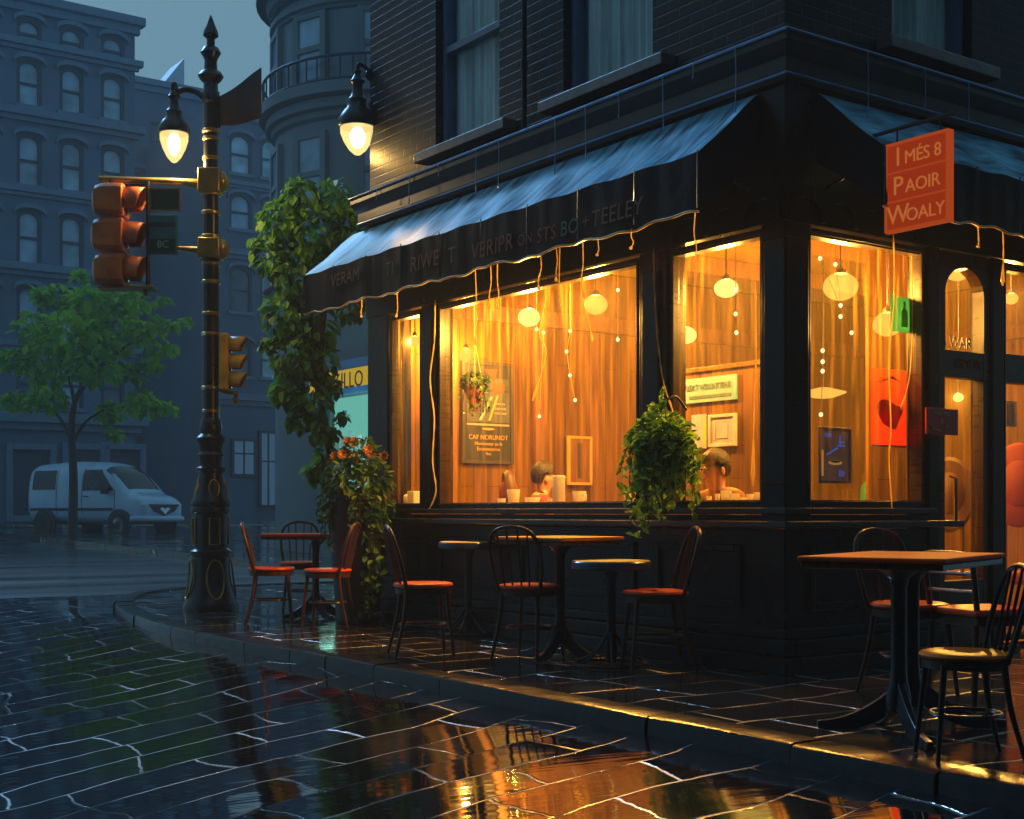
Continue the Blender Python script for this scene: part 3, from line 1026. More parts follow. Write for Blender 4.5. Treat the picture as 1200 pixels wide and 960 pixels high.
# upper windows
def upper_window(axis, u0, u1, z0, z1, mid):
    mb = MB()
    rect_frame(mb, axis, 0.10, 0.20, u0 + 0.003, u1 - 0.003, z0 + 0.003, z1 - 0.003, 0.055)
    if axis == 'a': mb.box(0.09, 0.17, u0 + 0.06, u1 - 0.06, mid - 0.03, mid + 0.03)
    else: mb.box(u0 + 0.06, u1 - 0.06, 0.09, 0.17, mid - 0.03, mid + 0.03)
    w = mb.build('sash_window', 'sash_paint', cafe, bevel=0.005)
    mb = MB()
    ua, ub, za, zb = u0 + 0.05, u1 - 0.05, z0 + 0.05, z1 - 0.05
    if axis == 'a': mb.quad((0.15, ua, za), (0.15, ub, za), (0.15, ub, zb), (0.15, ua, zb))
    else: mb.quad((ua, 0.15, za), (ub, 0.15, za), (ub, 0.15, zb), (ua, 0.15, zb))
    mb.build('pane', 'house_glass', w)
    mb = MB()                          # hanging curtain in folds
    n = 60
    vs_ = []
    for i in range(n + 1):
        u = u0 + 0.02 + (u1 - u0 - 0.04) * i / n
        q = 0.20 + 0.012 * math.sin(i * 0.9) + 0.01 * math.sin(i * 2.3)
        for z in (z0 - 0.05, z1 + 0.05):
            vs_.append((q, u, z) if axis == 'a' else (u, q, z))
    mb.add(vs_, [(2 * i, 2 * i + 2, 2 * i + 3, 2 * i + 1) for i in range(n)])
    mb.build('curtain', 'curtain', w, smooth=60)
    mb = MB()
    if axis == 'a': mb.box(-0.09, 0.12, u0 - 0.22, u1 + 0.16, z0 - 0.085, z0 - 0.004)
    else: mb.box(u0 - 0.15, u1 + 0.15, -0.09, 0.12, z0 - 0.085, z0 - 0.004)
    mb.build('sill', 'sill_stone', w, bevel=0.008)
upper_window('a', *UPW[0], 4.82)
upper_window('a', *UPW[1], 4.9)
upper_window('b', *UPR[0], 4.85)
upper_window('b', *UPR[1], 4.85)
# brick quoin strip beside the first upper window, rain pipe
mb = MB()
mb.tube([(-0.02, 2.62, 3.8), (-0.02, 2.62, 7.55)], 0.02, 8)
for z in (4.3, 5.4, 6.6):
    mb.tube([(-0.02, 2.62, z), (-0.02, 2.62, z + 0.06)], 0.028, 8)
mb.build('rain_pipe', 'black_paint', cafe, smooth=50)

# interior shell
IB, IA = 4.88, 6.4
mb = MB()
mb.quad((0.15, IB, 0), (IA, IB, 0), (IA, IB, 3.35), (0.15, IB, 3.35))
mb.quad((IA, 0.15, 0), (IA, IB, 0), (IA, IB, 3.35), (IA, 0.15, 3.35))
mb.build('interior_wall', 'wood_plank', cafe)
mb = MB(); mb.quad((0.15, 0.15, 3.36), (IA, 0.15, 3.36), (IA, IB, 3.36), (0.15, IB, 3.36))
mb.build('interior_ceiling', 'tan_plaster', cafe)
mb = MB(); mb.quad((0.15, 0.15, 0.03), (IA, 0.15, 0.03), (IA, IB, 0.03), (0.15, IB, 0.03))
mb.build('interior_floor', 'floor_wood', cafe)
mb = MB()                               # inside faces of the street walls
mb.box(0.205, 0.215, 0.25, IB, 2.71, 3.35); mb.box(0.22, IA, 0.205, 0.215, 2.71, 3.35)
mb.box(0.205, 0.215, 0.25, IB, 0.04, 0.94); mb.box(0.22, 1.4, 0.205, 0.215, 0.04, 0.94)
mb.build('interior_lining', 'mid_wood', cafe)
mb = MB()                               # window boards that the crockery stands on
mb.box(0.105, 0.34, 0.3, IB - 0.01, 0.985, 1.012); mb.box(0.345, 1.36, 0.105, 0.34, 0.985, 1.012)
mb.build('window_board', 'mid_wood', cafe, bevel=0.004)
# dark timber posts and beam on the back walls
mb = MB()
for a in (0.7, 1.72, 2.4, 3.3, 4.2, 5.3):
    mb.box(a, a + 0.12, IB - 0.06, IB - 0.003, 0.04, 2.75)
mb.box(0.2, IA - 0.01, IB - 0.09, IB - 0.004, 2.752, 2.9)
for b in (0.9, 2.0, 3.1, 4.2):
    mb.box(IA - 0.06, IA - 0.003, b, b + 0.12, 0.04, 2.75)
mb.box(IA - 0.09, IA - 0.004, 0.2, IB - 0.1, 2.752, 2.9)
mb.build('interior_post', 'brown_wood', cafe, bevel=0.005)
mb = MB()
for b in (1.2, 2.4, 3.6):
    mb.box(0.22, IA - 0.1, b, b + 0.13, 3.2, 3.355)
mb.build('ceiling_beam', 'mid_wood', cafe, bevel=0.005)
# gold-tinted volume added to give the lamps a hazy glow
m, N, L, out = nodes_of('glow_haze')
vp = N.new("ShaderNodeVolumePrincipled")
vp.inputs['Color'].default_value = (1.0, 0.76, 0.28, 1)
vp.inputs['Density'].default_value = 0.016
vp.inputs['Anisotropy'].default_value = 0.3
L.new(vp.outputs[0], out.inputs['Volume'])
mb = MB(); mb.box(0.23, IA - 0.12, 0.23, IB - 0.12, 0.06, 3.18)
struct('glow_haze', mb, 'glow_haze', FB, kind='stuff')
# low screens behind the two windows at the corner
SCA, SCB = 0.95, 0.92
q0, q1 = hit(787, 500, 'a', SCA)[1] + 0.12, hit(897, 500, 'a', SCA)[1] - 0.05
ztop = hit(840, 434, 'a', SCA)[2]
mb = MB()
mb.box(SCA, SCA + 0.03, q1, q0, 0.04, ztop)
mb.box(SCA - 0.02, SCA + 0.05, q1 - 0.01, q0 + 0.01, ztop + 0.001, ztop + 0.035)
mb.build('window_screen', 'wood_plank', cafe, bevel=0.004)
q2, q3 = hit(1018, 450, 'b', SCB)[0], hit(1088, 450, 'b', SCB)[0]
mb = MB()
mb.box(q2, q3, SCB, SCB + 0.03, 0.04, 2.9)
mb.build('window_screen', 'wood_plank', cafe, bevel=0.004)

# ------------------------------------------------------------------ awnings
AD, AZT, AZF, AZB = 0.52, 3.50, 3.07, 2.72
def awning(axis, u0, u1, label, seed):
    rng = random.Random(seed)
    og = (-0.02, (u0 + u1) / 2, AZT) if axis == 'a' else ((u0 + u1) / 2, -0.02, AZT)
    t = thing('awning', label, 'awning', og, FB, 'blue canvas awnings over the shopfront')
    def pt(u, d, z): return (-d, u, z) if axis == 'a' else (u, -d, z)
    n, mrows = 90, 8
    mb = MB()
    vs_ = []
    for j in range(mrows + 1):
        f = j / mrows
        for i in range(n + 1):
            u = u0 + (u1 - u0) * i / n
            seam = abs(math.sin(math.pi * i / 10))
            sag = -0.022 * math.sin(math.pi * f) * seam + 0.006 * math.sin(i * 0.7 + j)
            vs_.append(pt(u, 0.03 + (AD - 0.03) * f, AZT + (AZF - AZT) * f + sag * (0 if j in (0,) else 1)))
    w = n + 1
    mb.add(vs_, [(j * w + i, j * w + i + 1, (j + 1) * w + i + 1, (j + 1) * w + i) for j in range(mrows) for i in range(n)])
    can = mb.build('canopy', 'awning_canvas', t, smooth=60)
    mb = MB()
    vs_ = []
    bot = []
    for j in range(4):
        f = j / 3
        for i in range(n + 1):
            u = u0 + (u1 - u0) * i / n
            q = AD + 0.004 + 0.010 * f * math.sin(i * 0.55) + 0.004 * math.sin(i * 1.7)
            sag0 = 0.006 * math.sin(i * 0.7 + mrows)
            zb = AZB + 0.010 * math.sin(i * 0.37) + 0.008 * math.sin(i * 1.1)
            z = (AZF + sag0 - 0.003) * (1 - f) + zb * f
            vs_.append(pt(u, q, z))
            if j == 3: bot.append(pt(u, q, z))
    mb.add(vs_, [(j * w + i, j * w + i + 1, (j + 1) * w + i + 1, (j + 1) * w + i) for j in range(3) for i in range(n)])
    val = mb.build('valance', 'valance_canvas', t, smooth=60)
    mb = MB(); mb.tube(bot, 0.008, 6)
    mb.build('lit_gold_cord', 'lit_gold_cord', val, smooth=60)  # warm light on the valance's lower edge, drawn as an ochre cord
    mb = MB()
    for i in range(0, n + 1, 10):
        u = u0 + (u1 - u0) * i / n
        mb.tube([pt(u, AD + 0.012, AZF + 0.01), pt(u, AD + 0.014, (AZF + AZB) / 2), pt(u, AD + 0.014, AZB + 0.02)], 0.0045, 5)
    mb.build('seam', 'rim_blue', val, smooth=60)
    for k, u in enumerate((u0 + 0.006, u1 - 0.006)):
        mb = MB()
        mb.add([pt(u, 0.02, AZT), pt(u, AD, AZF), pt(u, AD, AZB + 0.04), pt(u, 0.02, AZB + 0.36)], [(0, 1, 2, 3)])
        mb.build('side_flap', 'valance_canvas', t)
    for u in (u0 + 0.05, (u0 + u1) / 2, u1 - 0.05):
        mb = MB(); mb.tube([pt(u, 0.03, AZB + 0.2), pt(u, AD - 0.02, AZF - 0.03)], 0.012, 6)
        mb.build('stay', 'cast_iron', t, smooth=50)
    return t, val
aw, aval = awning('a', 0.19, 5.27, 'long blue canvas awning with painted letters over the amber window', 2)
aw2, aval2 = awning('b', 0.25, 4.2, 'blue canvas awning behind the red hanging sign over the door', 5)
words = [("VERAM", 0.155, 404, 326, 'lettering_brown'), ("TI", 0.16, 456, 316, 'lettering_green'), ("RIWE", 0.17, 497, 307, 'lettering_red'), ("T", 0.17, 529, 300, 'lettering_green'),
         ("VERIPR", 0.165, 576, 290, 'lettering_red'), ("ON", 0.11, 615, 281, 'lettering_red'), ("STS", 0.14, 640, 275, 'lettering_red'), ("BO", 0.14, 667, 267, 'lettering_green'),
         ("+", 0.13, 686, 260, 'lettering_red'), ("TEELEY", 0.15, 722, 250, 'lettering_brown')]
for body, size, x, y, m_ in words:
    p = hit(x, y, 'a', -AD - 0.022)
    mb = text_mb(MB(), body, size, p, XA, ZD, 0.004, 1.05, 0.08)
    mb.build('lettering', m_, aval)
drA = [(557, 345, 405), (575, 340, 360), (583, 335, 362), (633, 300, 340), (656, 293, 360), (652, 295, 330), (683, 285, 350), (700, 282, 300), (740, 272, 292), (815, 253, 310), (424, 350, 372), (465, 341, 372)]
for x, y0, y1 in drA:
    b = hit(x, y0, 'a', -AD - 0.008)[1]
    zt, zb = AZB + 0.004, hit(x, y1, 'a', -AD - 0.008)[2]
    if zb > zt - 0.05: zb = zt - 0.06
    mb = MB()
    rr = random.Random(x)
    strand(mb, [(-AD - 0.008, b, zt), (-AD - 0.008 , b + rr.uniform(-.015, .015), zt * .6 + zb * .4), (-AD - 0.008, b + rr.uniform(-.02, .02), zt * .3 + zb * .7), (-AD - 0.008, b + rr.uniform(-.02, .02), zb)], 0.0065)
    mb.build('drip', 'water_strand', aw, smooth=60)
for x, y1 in ((1175, 335), (1146, 290)):
    a_ = hit(x, 270, 'b', -AD - 0.008)[0]
    zb = hit(x, y1, 'b', -AD - 0.008)[2]
    mb = MB(); strand(mb, [(a_, -AD - 0.008, AZB), (a_ + .008, -AD - 0.008, AZB - .1), (a_, -AD - 0.008, min(zb, AZB - .12))], 0.008)
    mb.build('drip', 'water_strand', aw2, smooth=60)

# ------------------------------------------------------------------ hanging sign board
sa = 0.30
c0 = hit(1041, 217, 'a', sa); c1 = hit(1113, 213, 'a', sa)
b_far, b_near = c0[1], c1[1]
zt_, zb_ = 3.07, 2.575
bc, bw_ = (b_far + b_near) / 2, abs(b_far - b_near)
sg = thing('hanging_sign', 'red hanging sign board with three lettered panels beside the door awning', 'sign', (sa, bc, zt_ + 0.09), FB)
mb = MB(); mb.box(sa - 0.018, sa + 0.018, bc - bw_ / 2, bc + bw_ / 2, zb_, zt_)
brd = mb.build('board', 'board_red_glow', sg, bevel=0.004)
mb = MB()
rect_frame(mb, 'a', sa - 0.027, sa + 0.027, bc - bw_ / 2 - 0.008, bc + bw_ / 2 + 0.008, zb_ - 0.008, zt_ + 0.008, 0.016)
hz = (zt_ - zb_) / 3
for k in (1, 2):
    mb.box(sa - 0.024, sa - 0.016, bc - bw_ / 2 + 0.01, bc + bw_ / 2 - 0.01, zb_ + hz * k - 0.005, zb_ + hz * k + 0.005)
mb.build('border', 'board_line_glow', sg, bevel=0.003)
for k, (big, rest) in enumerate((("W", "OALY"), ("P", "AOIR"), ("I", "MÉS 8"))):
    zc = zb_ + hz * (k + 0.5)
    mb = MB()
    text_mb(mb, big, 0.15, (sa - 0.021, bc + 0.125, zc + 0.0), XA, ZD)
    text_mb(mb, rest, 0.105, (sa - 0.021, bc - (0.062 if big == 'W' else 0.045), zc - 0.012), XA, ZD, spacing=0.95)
    mb.build('lettering', 'sign_letter_glow', brd)
mb = MB()
mb.tube([(sa, -0.015, zt_ + 0.09), (sa, bc - bw_ / 2 - 0.03, zt_ + 0.09)], 0.012, 8)
for q in (bc - bw_ * 0.35, bc + bw_ * 0.35):
    mb.tube([(sa, q, zt_ + 0.09), (sa, q, zt_ + 0.005)], 0.006, 6)
mb.build('bracket', 'cast_iron', sg, smooth=50)

# small maroon plaque that sticks out beside the door
p0, p1 = hit(1085, 493, 'b', -0.07), hit(1122, 493, 'b', -0.07)
pw = p1[0] - p0[0]
pc = ((p0[0] + p1[0]) / 2, -0.07, p0[2])
pl = thing('door_plaque', 'small maroon plaque with tiny lettering fixed beside the arched door', 'plaque', pc, FB)
mb = MB(); mb.box(pc[0] - pw / 2, pc[0] + pw / 2, -0.076, -0.062, pc[2] - 0.085, pc[2] + 0.085)
mb.box(pc[0] - 0.03, pc[0] + 0.03, -0.062, -0.021, pc[2] - 0.03, pc[2] + 0.03)
brd = mb.build('board', 'plaque_maroon', pl, bevel=0.003)
mb = text_mb(MB(), "CHEEN TEEY", 0.032, (pc[0] - 0.01, -0.079, pc[2] + 0.05), XB, ZD, 0.003)
mb.build('lettering', 'plaque_letter', brd)
mb = MB()
mb.tube([(pc[0] - pw * .45, -0.08, pc[2] + 0.0), (pc[0] - pw * .33, -0.08, pc[2] - 0.05), (pc[0] - pw * .05, -0.08, pc[2] - 0.066)], 0.004, 5)
mb.build('painted_line', 'plaque_letter', brd)
mb = MB()
mb.lathe([(0.001, -0.0785), (0.016, -0.0785), (0.016, -0.077)], (pc[0] - 0.01, 0, pc[2] - 0.0), 12, 'y')
mb.lathe([(0.001, -0.0785), (0.014, -0.0785), (0.014, -0.077)], (pc[0] + 0.045, 0, pc[2] - 0.03), 12, 'y')
mb.build('painted_spot', 'chalk_gold', brd)

# ------------------------------------------------------------------ wall lantern at the end of the brick wall
wlp = P(419, 155, 12.15)
wa, wb_, wz = W2B(*wlp)
wall_b = BL
wl_t = thing('wall_lamp', 'lit bell shaped lamp on an iron bracket at the end of the brick wall', 'lamp', (wa, wb_, wz), FB)
def lamp_head(mb_shade, mb_bulb, c, s=1.0):
    x, y, z = c
    mb_shade.lathe([(0.165 * s, -0.02 * s), (0.172 * s, 0.0), (0.165 * s, 0.05 * s), (0.13 * s, 0.11 * s), (0.095 * s, 0.15 * s), (0.085 * s, 0.20 * s), (0.09 * s, 0.22 * s), (0.06 * s, 0.25 * s), (0.045 * s, 0.32 * s), (0.05 * s, 0.36 * s), (0.07 * s, 0.38 * s), (0.05 * s, 0.40 * s), (0.03 * s, 0.44 * s), (0.04 * s, 0.47 * s), (0.001, 0.50 * s)], c, 24)
    mb_bulb.lathe([(0.001, -0.26 * s), (0.03 * s, -0.25 * s), (0.075 * s, -0.21 * s), (0.12 * s, -0.14 * s), (0.148 * s, -0.07 * s), (0.15 * s, -0.02 * s), (0.14 * s, -0.005)], c, 24)
sh, bu = MB(), MB()
lamp_head(sh, bu, (wa, wb_, wz + 0.06), 1.05)
sh.build('lamp_shade', 'lamp_iron', wl_t, smooth=40)
bulb = bu.build('bulb', 'lamp_bulb_glass', wl_t, smooth=40)
mb = MB(); mb.ball((wa, wb_, wz - 0.05), 0.075, 0.075, 0.10, 14, 8); mb.build('filament', 'lamp_core', bulb, smooth=60)
mb = MB()
top = wz + 0.06 + 0.48
mb.tube(smooth_path([(wa, wb_, top - 0.02), (wa, wb_ - 0.02, top + 0.07), (wa + 0.06, (wb_ + wall_b) / 2, top + 0.05), (wa + 0.12, wall_b + 0.003, top - 0.02)], 6), 0.02, 8)
mb.lathe([(0.07, 0.0), (0.07, 0.02), (0.04, 0.035)], (wa + 0.12, wall_b + 0.002, top - 0.02), 16, 'y')
mb.build('bracket', 'lamp_iron', wl_t, smooth=45)
LAMP = 11.5
def point(name, parent, loc, power, col, rad):
    l = bpy.data.lights.new(name, 'POINT')
    l.energy = power * LAMP
    l.color = col
    l.shadow_soft_size = rad
    o = bpy.data.objects.new(name, l)
    COL.objects.link(o)
    o.parent = parent
    of = off_of(parent)
    o.location = (loc[0] - of[0], loc[1] - of[1], loc[2] - of[2])
    return o
WARM = (1.0, 0.50, 0.08)
point('lamp_light', wl_t, (wa, wb_, wz - 0.18), 2.8, (1.0, 0.58, 0.15), 0.08)

# ------------------------------------------------------------------ street lamp with its mast arm
LY = 13.2
LX = (247 - 600) / F * LY
def lz(y): return EYE + (600 - y) / F * LY
def lx(x): return (x - 600) / F * LY
K = F / LY
sl = thing('street_lamp', 'tall ornate iron street lamp post with gold highlights on the pavement corner', 'street lamp', (LX, LY, 0))
def lat(prof): return [(r, z) for r, z in prof]
def ringp(z, r, h):
    return [(r * 0.86, z - h), (r, z - h * 0.5), (r, z + h * 0.5), (r * 0.86, z + h)]
mb = MB()
mb.lathe([(0.27, 0.0), (0.27, 0.05), (0.255, 0.08), (0.225, 0.16), (0.20, 0.28), (0.185, 0.42), (0.18, 0.52), (0.205, 0.535), (0.205, 0.575), (0.17, 0.595), (0.165, 0.60), (0.165, 0.94), (0.19, 0.955), (0.195, 0.985), (0.185, 1.01), (0.195, 1.03), (0.195, 1.06), (0.17, 1.10), (0.145, 1.20), (0.125, 1.30), (0.12, 1.34), (0.15, 1.36), (0.15, 1.39), (0.11, 1.41), (0.115, 1.50), (0.13, 1.52), (0.11, 1.55), (0.12, 1.62), (0.145, 1.66), (0.145, 1.69), (0.10, 1.73), (0.11, 1.78), (0.10, 1.84), (0.09, 1.87), (0.085, 1.88)], (LX, LY, 0), 28)
base = mb.build('base', 'lamp_iron', sl, smooth=35)
# raised cartouches round the base
def cart(pts, r_):
    mb = MB(); mb.tube(pts, r_, 6, closed=True); mb.build('cartouche', 'old_brass', base, smooth=50)
for k in range(4):
    an = -math.pi / 2 + 0.45 + k * math.pi / 2
    d_ = Vector((math.cos(an), math.sin(an), 0)); s_ = Vector((-d_.y, d_.x, 0))
    pts = []
    for i in range(24):
        tt = 2 * math.pi * i / 24
        z = 0.30 + 0.19 * math.sin(tt)
        rad = 0.225 - (z - 0.16) * 0.12 + 0.012
        pts.append(Vector((LX, LY, z)) + d_ * math.sqrt(max(rad * rad - (0.085 * math.cos(tt)) ** 2, 0.001)) + s_ * 0.085 * math.cos(tt))
    cart(pts, 0.010)
    pts = [Vector((LX, LY, z)) + d_ * (0.168) + s_ * q for q, z in ((-0.05, 0.64), (0.05, 0.64), (0.05, 0.90), (-0.05, 0.90))]
    cart(pts, 0.009)
    pts = []
    for i in range(16):
        tt = 2 * math.pi * i / 16
        z = 1.19 + 0.085 * math.sin(tt)
        pts.append(Vector((LX, LY, z)) + d_ * (0.155 - (z - 1.12) * 0.2) + s_ * 0.05 * math.cos(tt))
    cart(pts, 0.008)
mb = MB()
mb.lathe([(0.082, 1.88), (0.08, 2.6), (0.078, 3.5), (0.076, 3.85), (0.072, 4.3), (0.07, 4.98)], (LX, LY, 0), 22)
mb.build('shaft', 'lamp_iron', sl, smooth=35)
mb = MB()
mb.lathe([(0.07, 4.98), (0.085, 5.0), (0.085, 5.08), (0.072, 5.10), (0.068, 5.18), (0.10, 5.21), (0.125, 5.25), (0.10, 5.29), (0.065, 5.31), (0.06, 5.40), (0.075, 5.44), (0.10, 5.48), (0.075, 5.53), (0.04, 5.55), (0.04, 5.62), (0.075, 5.65), (0.07, 5.69), (0.045, 5.75), (0.02, 5.82), (0.001, 5.86)], (LX, LY, 0), 22)
mb.build('finial', 'lamp_iron', sl, smooth=35)
for (y, r) in ((154, .085), (163, .082), (186, .082), (228, .10), (250, .095), (278, .098), (310, .092), (331, .092), (368, .088), (392, .09), (455, .095), (482, .088), (513, .092)):
    mb = MB(); mb.lathe(ringp(lz(y), r, 0.022), (LX, LY, 0), 22)
    mb.build('collar', 'old_brass', sl, smooth=40)
for y, h_ in ((213, 0.12), (292, 0.10)):
    mb = MB()
    mb.box(LX - 0.11, LX + 0.11, LY - 0.11, LY + 0.11, lz(y) - h_, lz(y) + h_)
    mb.lathe([(0.10, 0.10), (0.10, 0.14), (0.06, 0.17), (0.001, 0.18)], (LX, LY, lz(y)), 16, 'x')
    mb.build('clamp', 'old_brass', sl, smooth=35, bevel=0.015)
# curved arm and lantern
mb = MB()
hx = lx(204)
mb.tube(smooth_path([(LX - 0.05, LY, lz(118)), (LX - 0.13, LY, lz(109)), (LX - 0.24, LY, lz(105)), (LX - 0.32, LY, lz(108)), (hx, LY, lz(116))], 7), 0.028, 10)
mb.lathe([(0.001, -0.09), (0.03, -0.08), (0.05, -0.03), (0.03, 0.0), (0.035, 0.05), (0.03, 0.08), (0.001, 0.10)], (hx, LY, lz(107)), 14)
mb.build('lamp_arm', 'lamp_iron', sl, smooth=45)
sh, bu = MB(), MB()
lamp_head(sh, bu, (hx, LY, lz(155)), 0.92)
for i, v in enumerate(bu.v):
    if v[2] < lz(155): bu.v[i] = (v[0], v[1], lz(155) + (v[2] - lz(155)) * 1.28)
sh.build('lamp_shade', 'lamp_iron', sl, smooth=40)
bulb = bu.build('bulb', 'lamp_bulb_glass', sl, smooth=40)
mb = MB(); mb.ball((hx, LY, lz(169)), 0.065, 0.065, 0.12, 14, 8); mb.build('filament', 'lamp_core', bulb, smooth=60)
point('lamp_light', sl, (hx, LY, lz(186)), 12, (1.0, 0.66, 0.28), 0.08)
# mast arm that carries the signal, and its lower stay
mb = MB()
mb.tube([(LX - 0.08, LY, lz(216)), (LX - 0.3, LY, lz(213.5)), (lx(118), LY - 0.04, lz(211))], [0.05, 0.035, 0.03], 10)
mb.build('mast_arm', 'old_brass', sl, smooth=45)
mb = MB()
mb.tube([(LX - 0.08, LY, lz(294)), (lx(208), LY, lz(291))], [0.045, 0.022], 8)
mb.build('lower_arm', 'old_brass', sl, smooth=45)

# three-section signal seen from the side
def visor(mb, c, r, ln, open_ang=0.9, n=14, up=True):
    x, y, z = c
    vs_ = []
    for (q, k) in ((0, 1.0), (ln * 0.6, 0.98), (ln, 0.94)):
        for i in range(n + 1):
            a_ = -math.pi * 0.72 + 2 * math.pi * 0.72 * i / n
            cut = 0.0
            if q == ln: cut = 0.045 * (1 - math.cos(a_)) / 2 * 2
            vs_.append((x + q - cut, y + math.sin(a_) * r * k, z + math.cos(a_) * r * k))
    w = n + 1
    mb.add(vs_, [(j * w + i, j * w + i + 1, (j + 1) * w + i + 1, (j + 1) * w + i) for j in range(2) for i in range(n)])
tl = thing('traffic_light', 'rust orange three lens traffic light hanging from the lamp post arm', 'traffic light', (lx(150), LY - 0.05, lz(215)))
x0, x1 = lx(113), lx(150)
for (ya, yb, k) in ((219, 257, 0.0), (259, 298, -0.01), (300, 337, 0.005)):
    z1_, z0_ = lz(ya), lz(yb)
    zc, hh = (z0_ + z1_) / 2, (z1_ - z0_) / 2
    mb = MB()
    # housing: a rounded, tapering box
    prof = [(x0 + k, 0.62), (x0 + 0.03 + k, 0.86), (x0 + 0.10, 0.97), (x1 - 0.06, 1.0), (x1 - 0.004, 0.98)]
    rows = []
    for (px_, s_) in prof:
        hy, hz_ = 0.17 * s_, hh * s_
        ch = 0.045
        rows.append([(px_, LY - 0.05 + yy, zc + zz) for yy, zz in ((-hy + ch, -hz_), (hy - ch, -hz_), (hy, -hz_ + ch), (hy, hz_ - ch), (hy - ch, hz_), (-hy + ch, hz_), (-hy, hz_ - ch), (-hy, -hz_ + ch))])
    vs_ = [p for r in rows for p in r]
    fs_ = [(j * 8 + i, j * 8 + (i + 1) % 8, (j + 1) * 8 + (i + 1) % 8, (j + 1) * 8 + i) for j in range(len(rows) - 1) for i in range(8)]
    fs_ += [tuple(range(8)), tuple((len(rows) - 1) * 8 + i for i in range(8))]
    mb.add(vs_, fs_)
    hs = mb.build('signal_section', 'signal_rust', tl, smooth=30, bevel=0.008)
    mb = MB()
    visor(mb, (x1, LY - 0.05, zc + 0.005), 0.135, 0.19)
    vo = mb.build('visor', 'signal_rust', hs, smooth=50, recalc=False)
    so_ = vo.modifiers.new("thick", 'SOLIDIFY'); so_.thickness = 0.008
    mb = MB(); mb.lathe([(0.12, 0.001), (0.115, 0.012), (0.06, 0.03), (0.001, 0.035)], (x1, LY - 0.05, zc), 20, 'x')
    mb.build('lens', 'lens_dark', hs, smooth=60)
mb = MB()
mb.box(lx(119), lx(184), LY - 0.15, LY + 0.05, lz(341), lz(337.5))
mb.tube([(lx(172), LY - 0.05, lz(341)), (lx(172), LY - 0.05, lz(348))], 0.03, 8)
mb.build('bottom_tray', 'old_brass', tl, bevel=0.008)
mb = MB()
mb.tube([(lx(175), LY - 0.05, lz(214)), (lx(175), LY - 0.05, lz(339))], 0.022, 8)
mb.box(lx(150), lx(172), LY - 0.08, LY - 0.02, lz(222), lz(218))
mb.tube([(lx(132), LY - 0.05, lz(212)), (lx(132), LY - 0.05, lz(220))], 0.02, 8)
mb.build('hanger_bar', 'lamp_iron', tl, smooth=45)
# street name signs on the hanger bar
sn = thing('street_sign', 'blank dark green street sign hanging below the mast arm', 'street sign', (lx(195), LY - 0.05, lz(235)), group='signs on the lamp post')
mb = MB(); mb.box(lx(178), lx(212), LY - 0.062, LY - 0.038, lz(248), lz(223))
mb.build('plate', 'sign_green', sn, bevel=0.004)
mb = MB(); rect_frame(mb, 'b', LY - 0.066, LY - 0.034, lx(178) - .004, lx(212) + .008, lz(248) - .006, lz(223) + .006, 0.012)
mb.build('border', 'old_brass', sn)
sn = thing('street_sign', 'teal street sign box marked 8C under the blank green sign', 'street sign', (lx(193), LY - 0.05, lz(276)), group='signs on the lamp post')
mb = MB(); mb.box(lx(177), lx(209), LY - 0.09, LY - 0.01, lz(299), lz(254))
pn = mb.build('plate', 'sign_teal', sn, bevel=0.006)
mb = MB()
mb.box(lx(178), lx(208), LY - 0.096, LY - 0.0905, lz(297), lz(282))
mb.box(lx(178), lx(208), LY - 0.095, LY - 0.0905, lz(268), lz(263))
mb.build('dark_panel', 'sign_green', pn)
mb = text_mb(MB(), "8C", 0.10, (lx(194), LY - 0.099, lz(289)), (1, 0, 0), ZD, 0.003)
mb.build('lettering', 'sign_pale', pn)
# pedestrian signal on the other side of the post
ps = thing('pedestrian_signal', 'small yellow signal head with three visors strapped to the lamp post', 'traffic light', (lx(262), LY - 0.02, lz(425)))
mb = MB(); mb.box(lx(259.5), lx(270), LY - 0.13, LY + 0.09, lz(458), lz(392))
mb.build('housing', 'signal_yellow', ps, bevel=0.015)
for y in (405, 426, 447):
    mb = MB()
    visor(mb, (lx(270), LY - 0.02, lz(y)), 0.082, 0.17)
    vo = mb.build('visor', 'signal_yellow', ps, smooth=50, recalc=False)
    so_ = vo.modifiers.new("thick", 'SOLIDIFY'); so_.thickness = 0.007
    mb = MB(); mb.lathe([(0.075, 0.001), (0.07, 0.012), (0.001, 0.025)], (lx(270), LY - 0.02, lz(y)), 18, 'x')
    mb.build('lens', 'lens_dark', ps, smooth=60)
mb = MB()
mb.tube(smooth_path([(LX + 0.06, LY, lz(392)), (lx(257), LY - 0.01, lz(395)), (lx(258), LY - 0.01, lz(420)), (lx(257), LY - 0.01, lz(450)), (lx(262), LY - 0.01, lz(459)), (lx(274), LY - 0.01, lz(461))], 5), 0.018, 8)
mb.lathe(ringp(lz(392), 0.095, 0.018), (LX, LY, 0), 18)
mb.build('bracket', 'old_brass', ps, smooth=45)
mb = MB()
mb.lathe([(0.001, -0.11), (0.03, -0.10), (0.032, -0.05), (0.012, -0.03), (0.03, -0.02), (0.03, 0.02), (0.001, 0.03)], (lx(276), LY - 0.01, lz(461)), 12)
mb.build('bell', 'old_brass', ps, smooth=40)
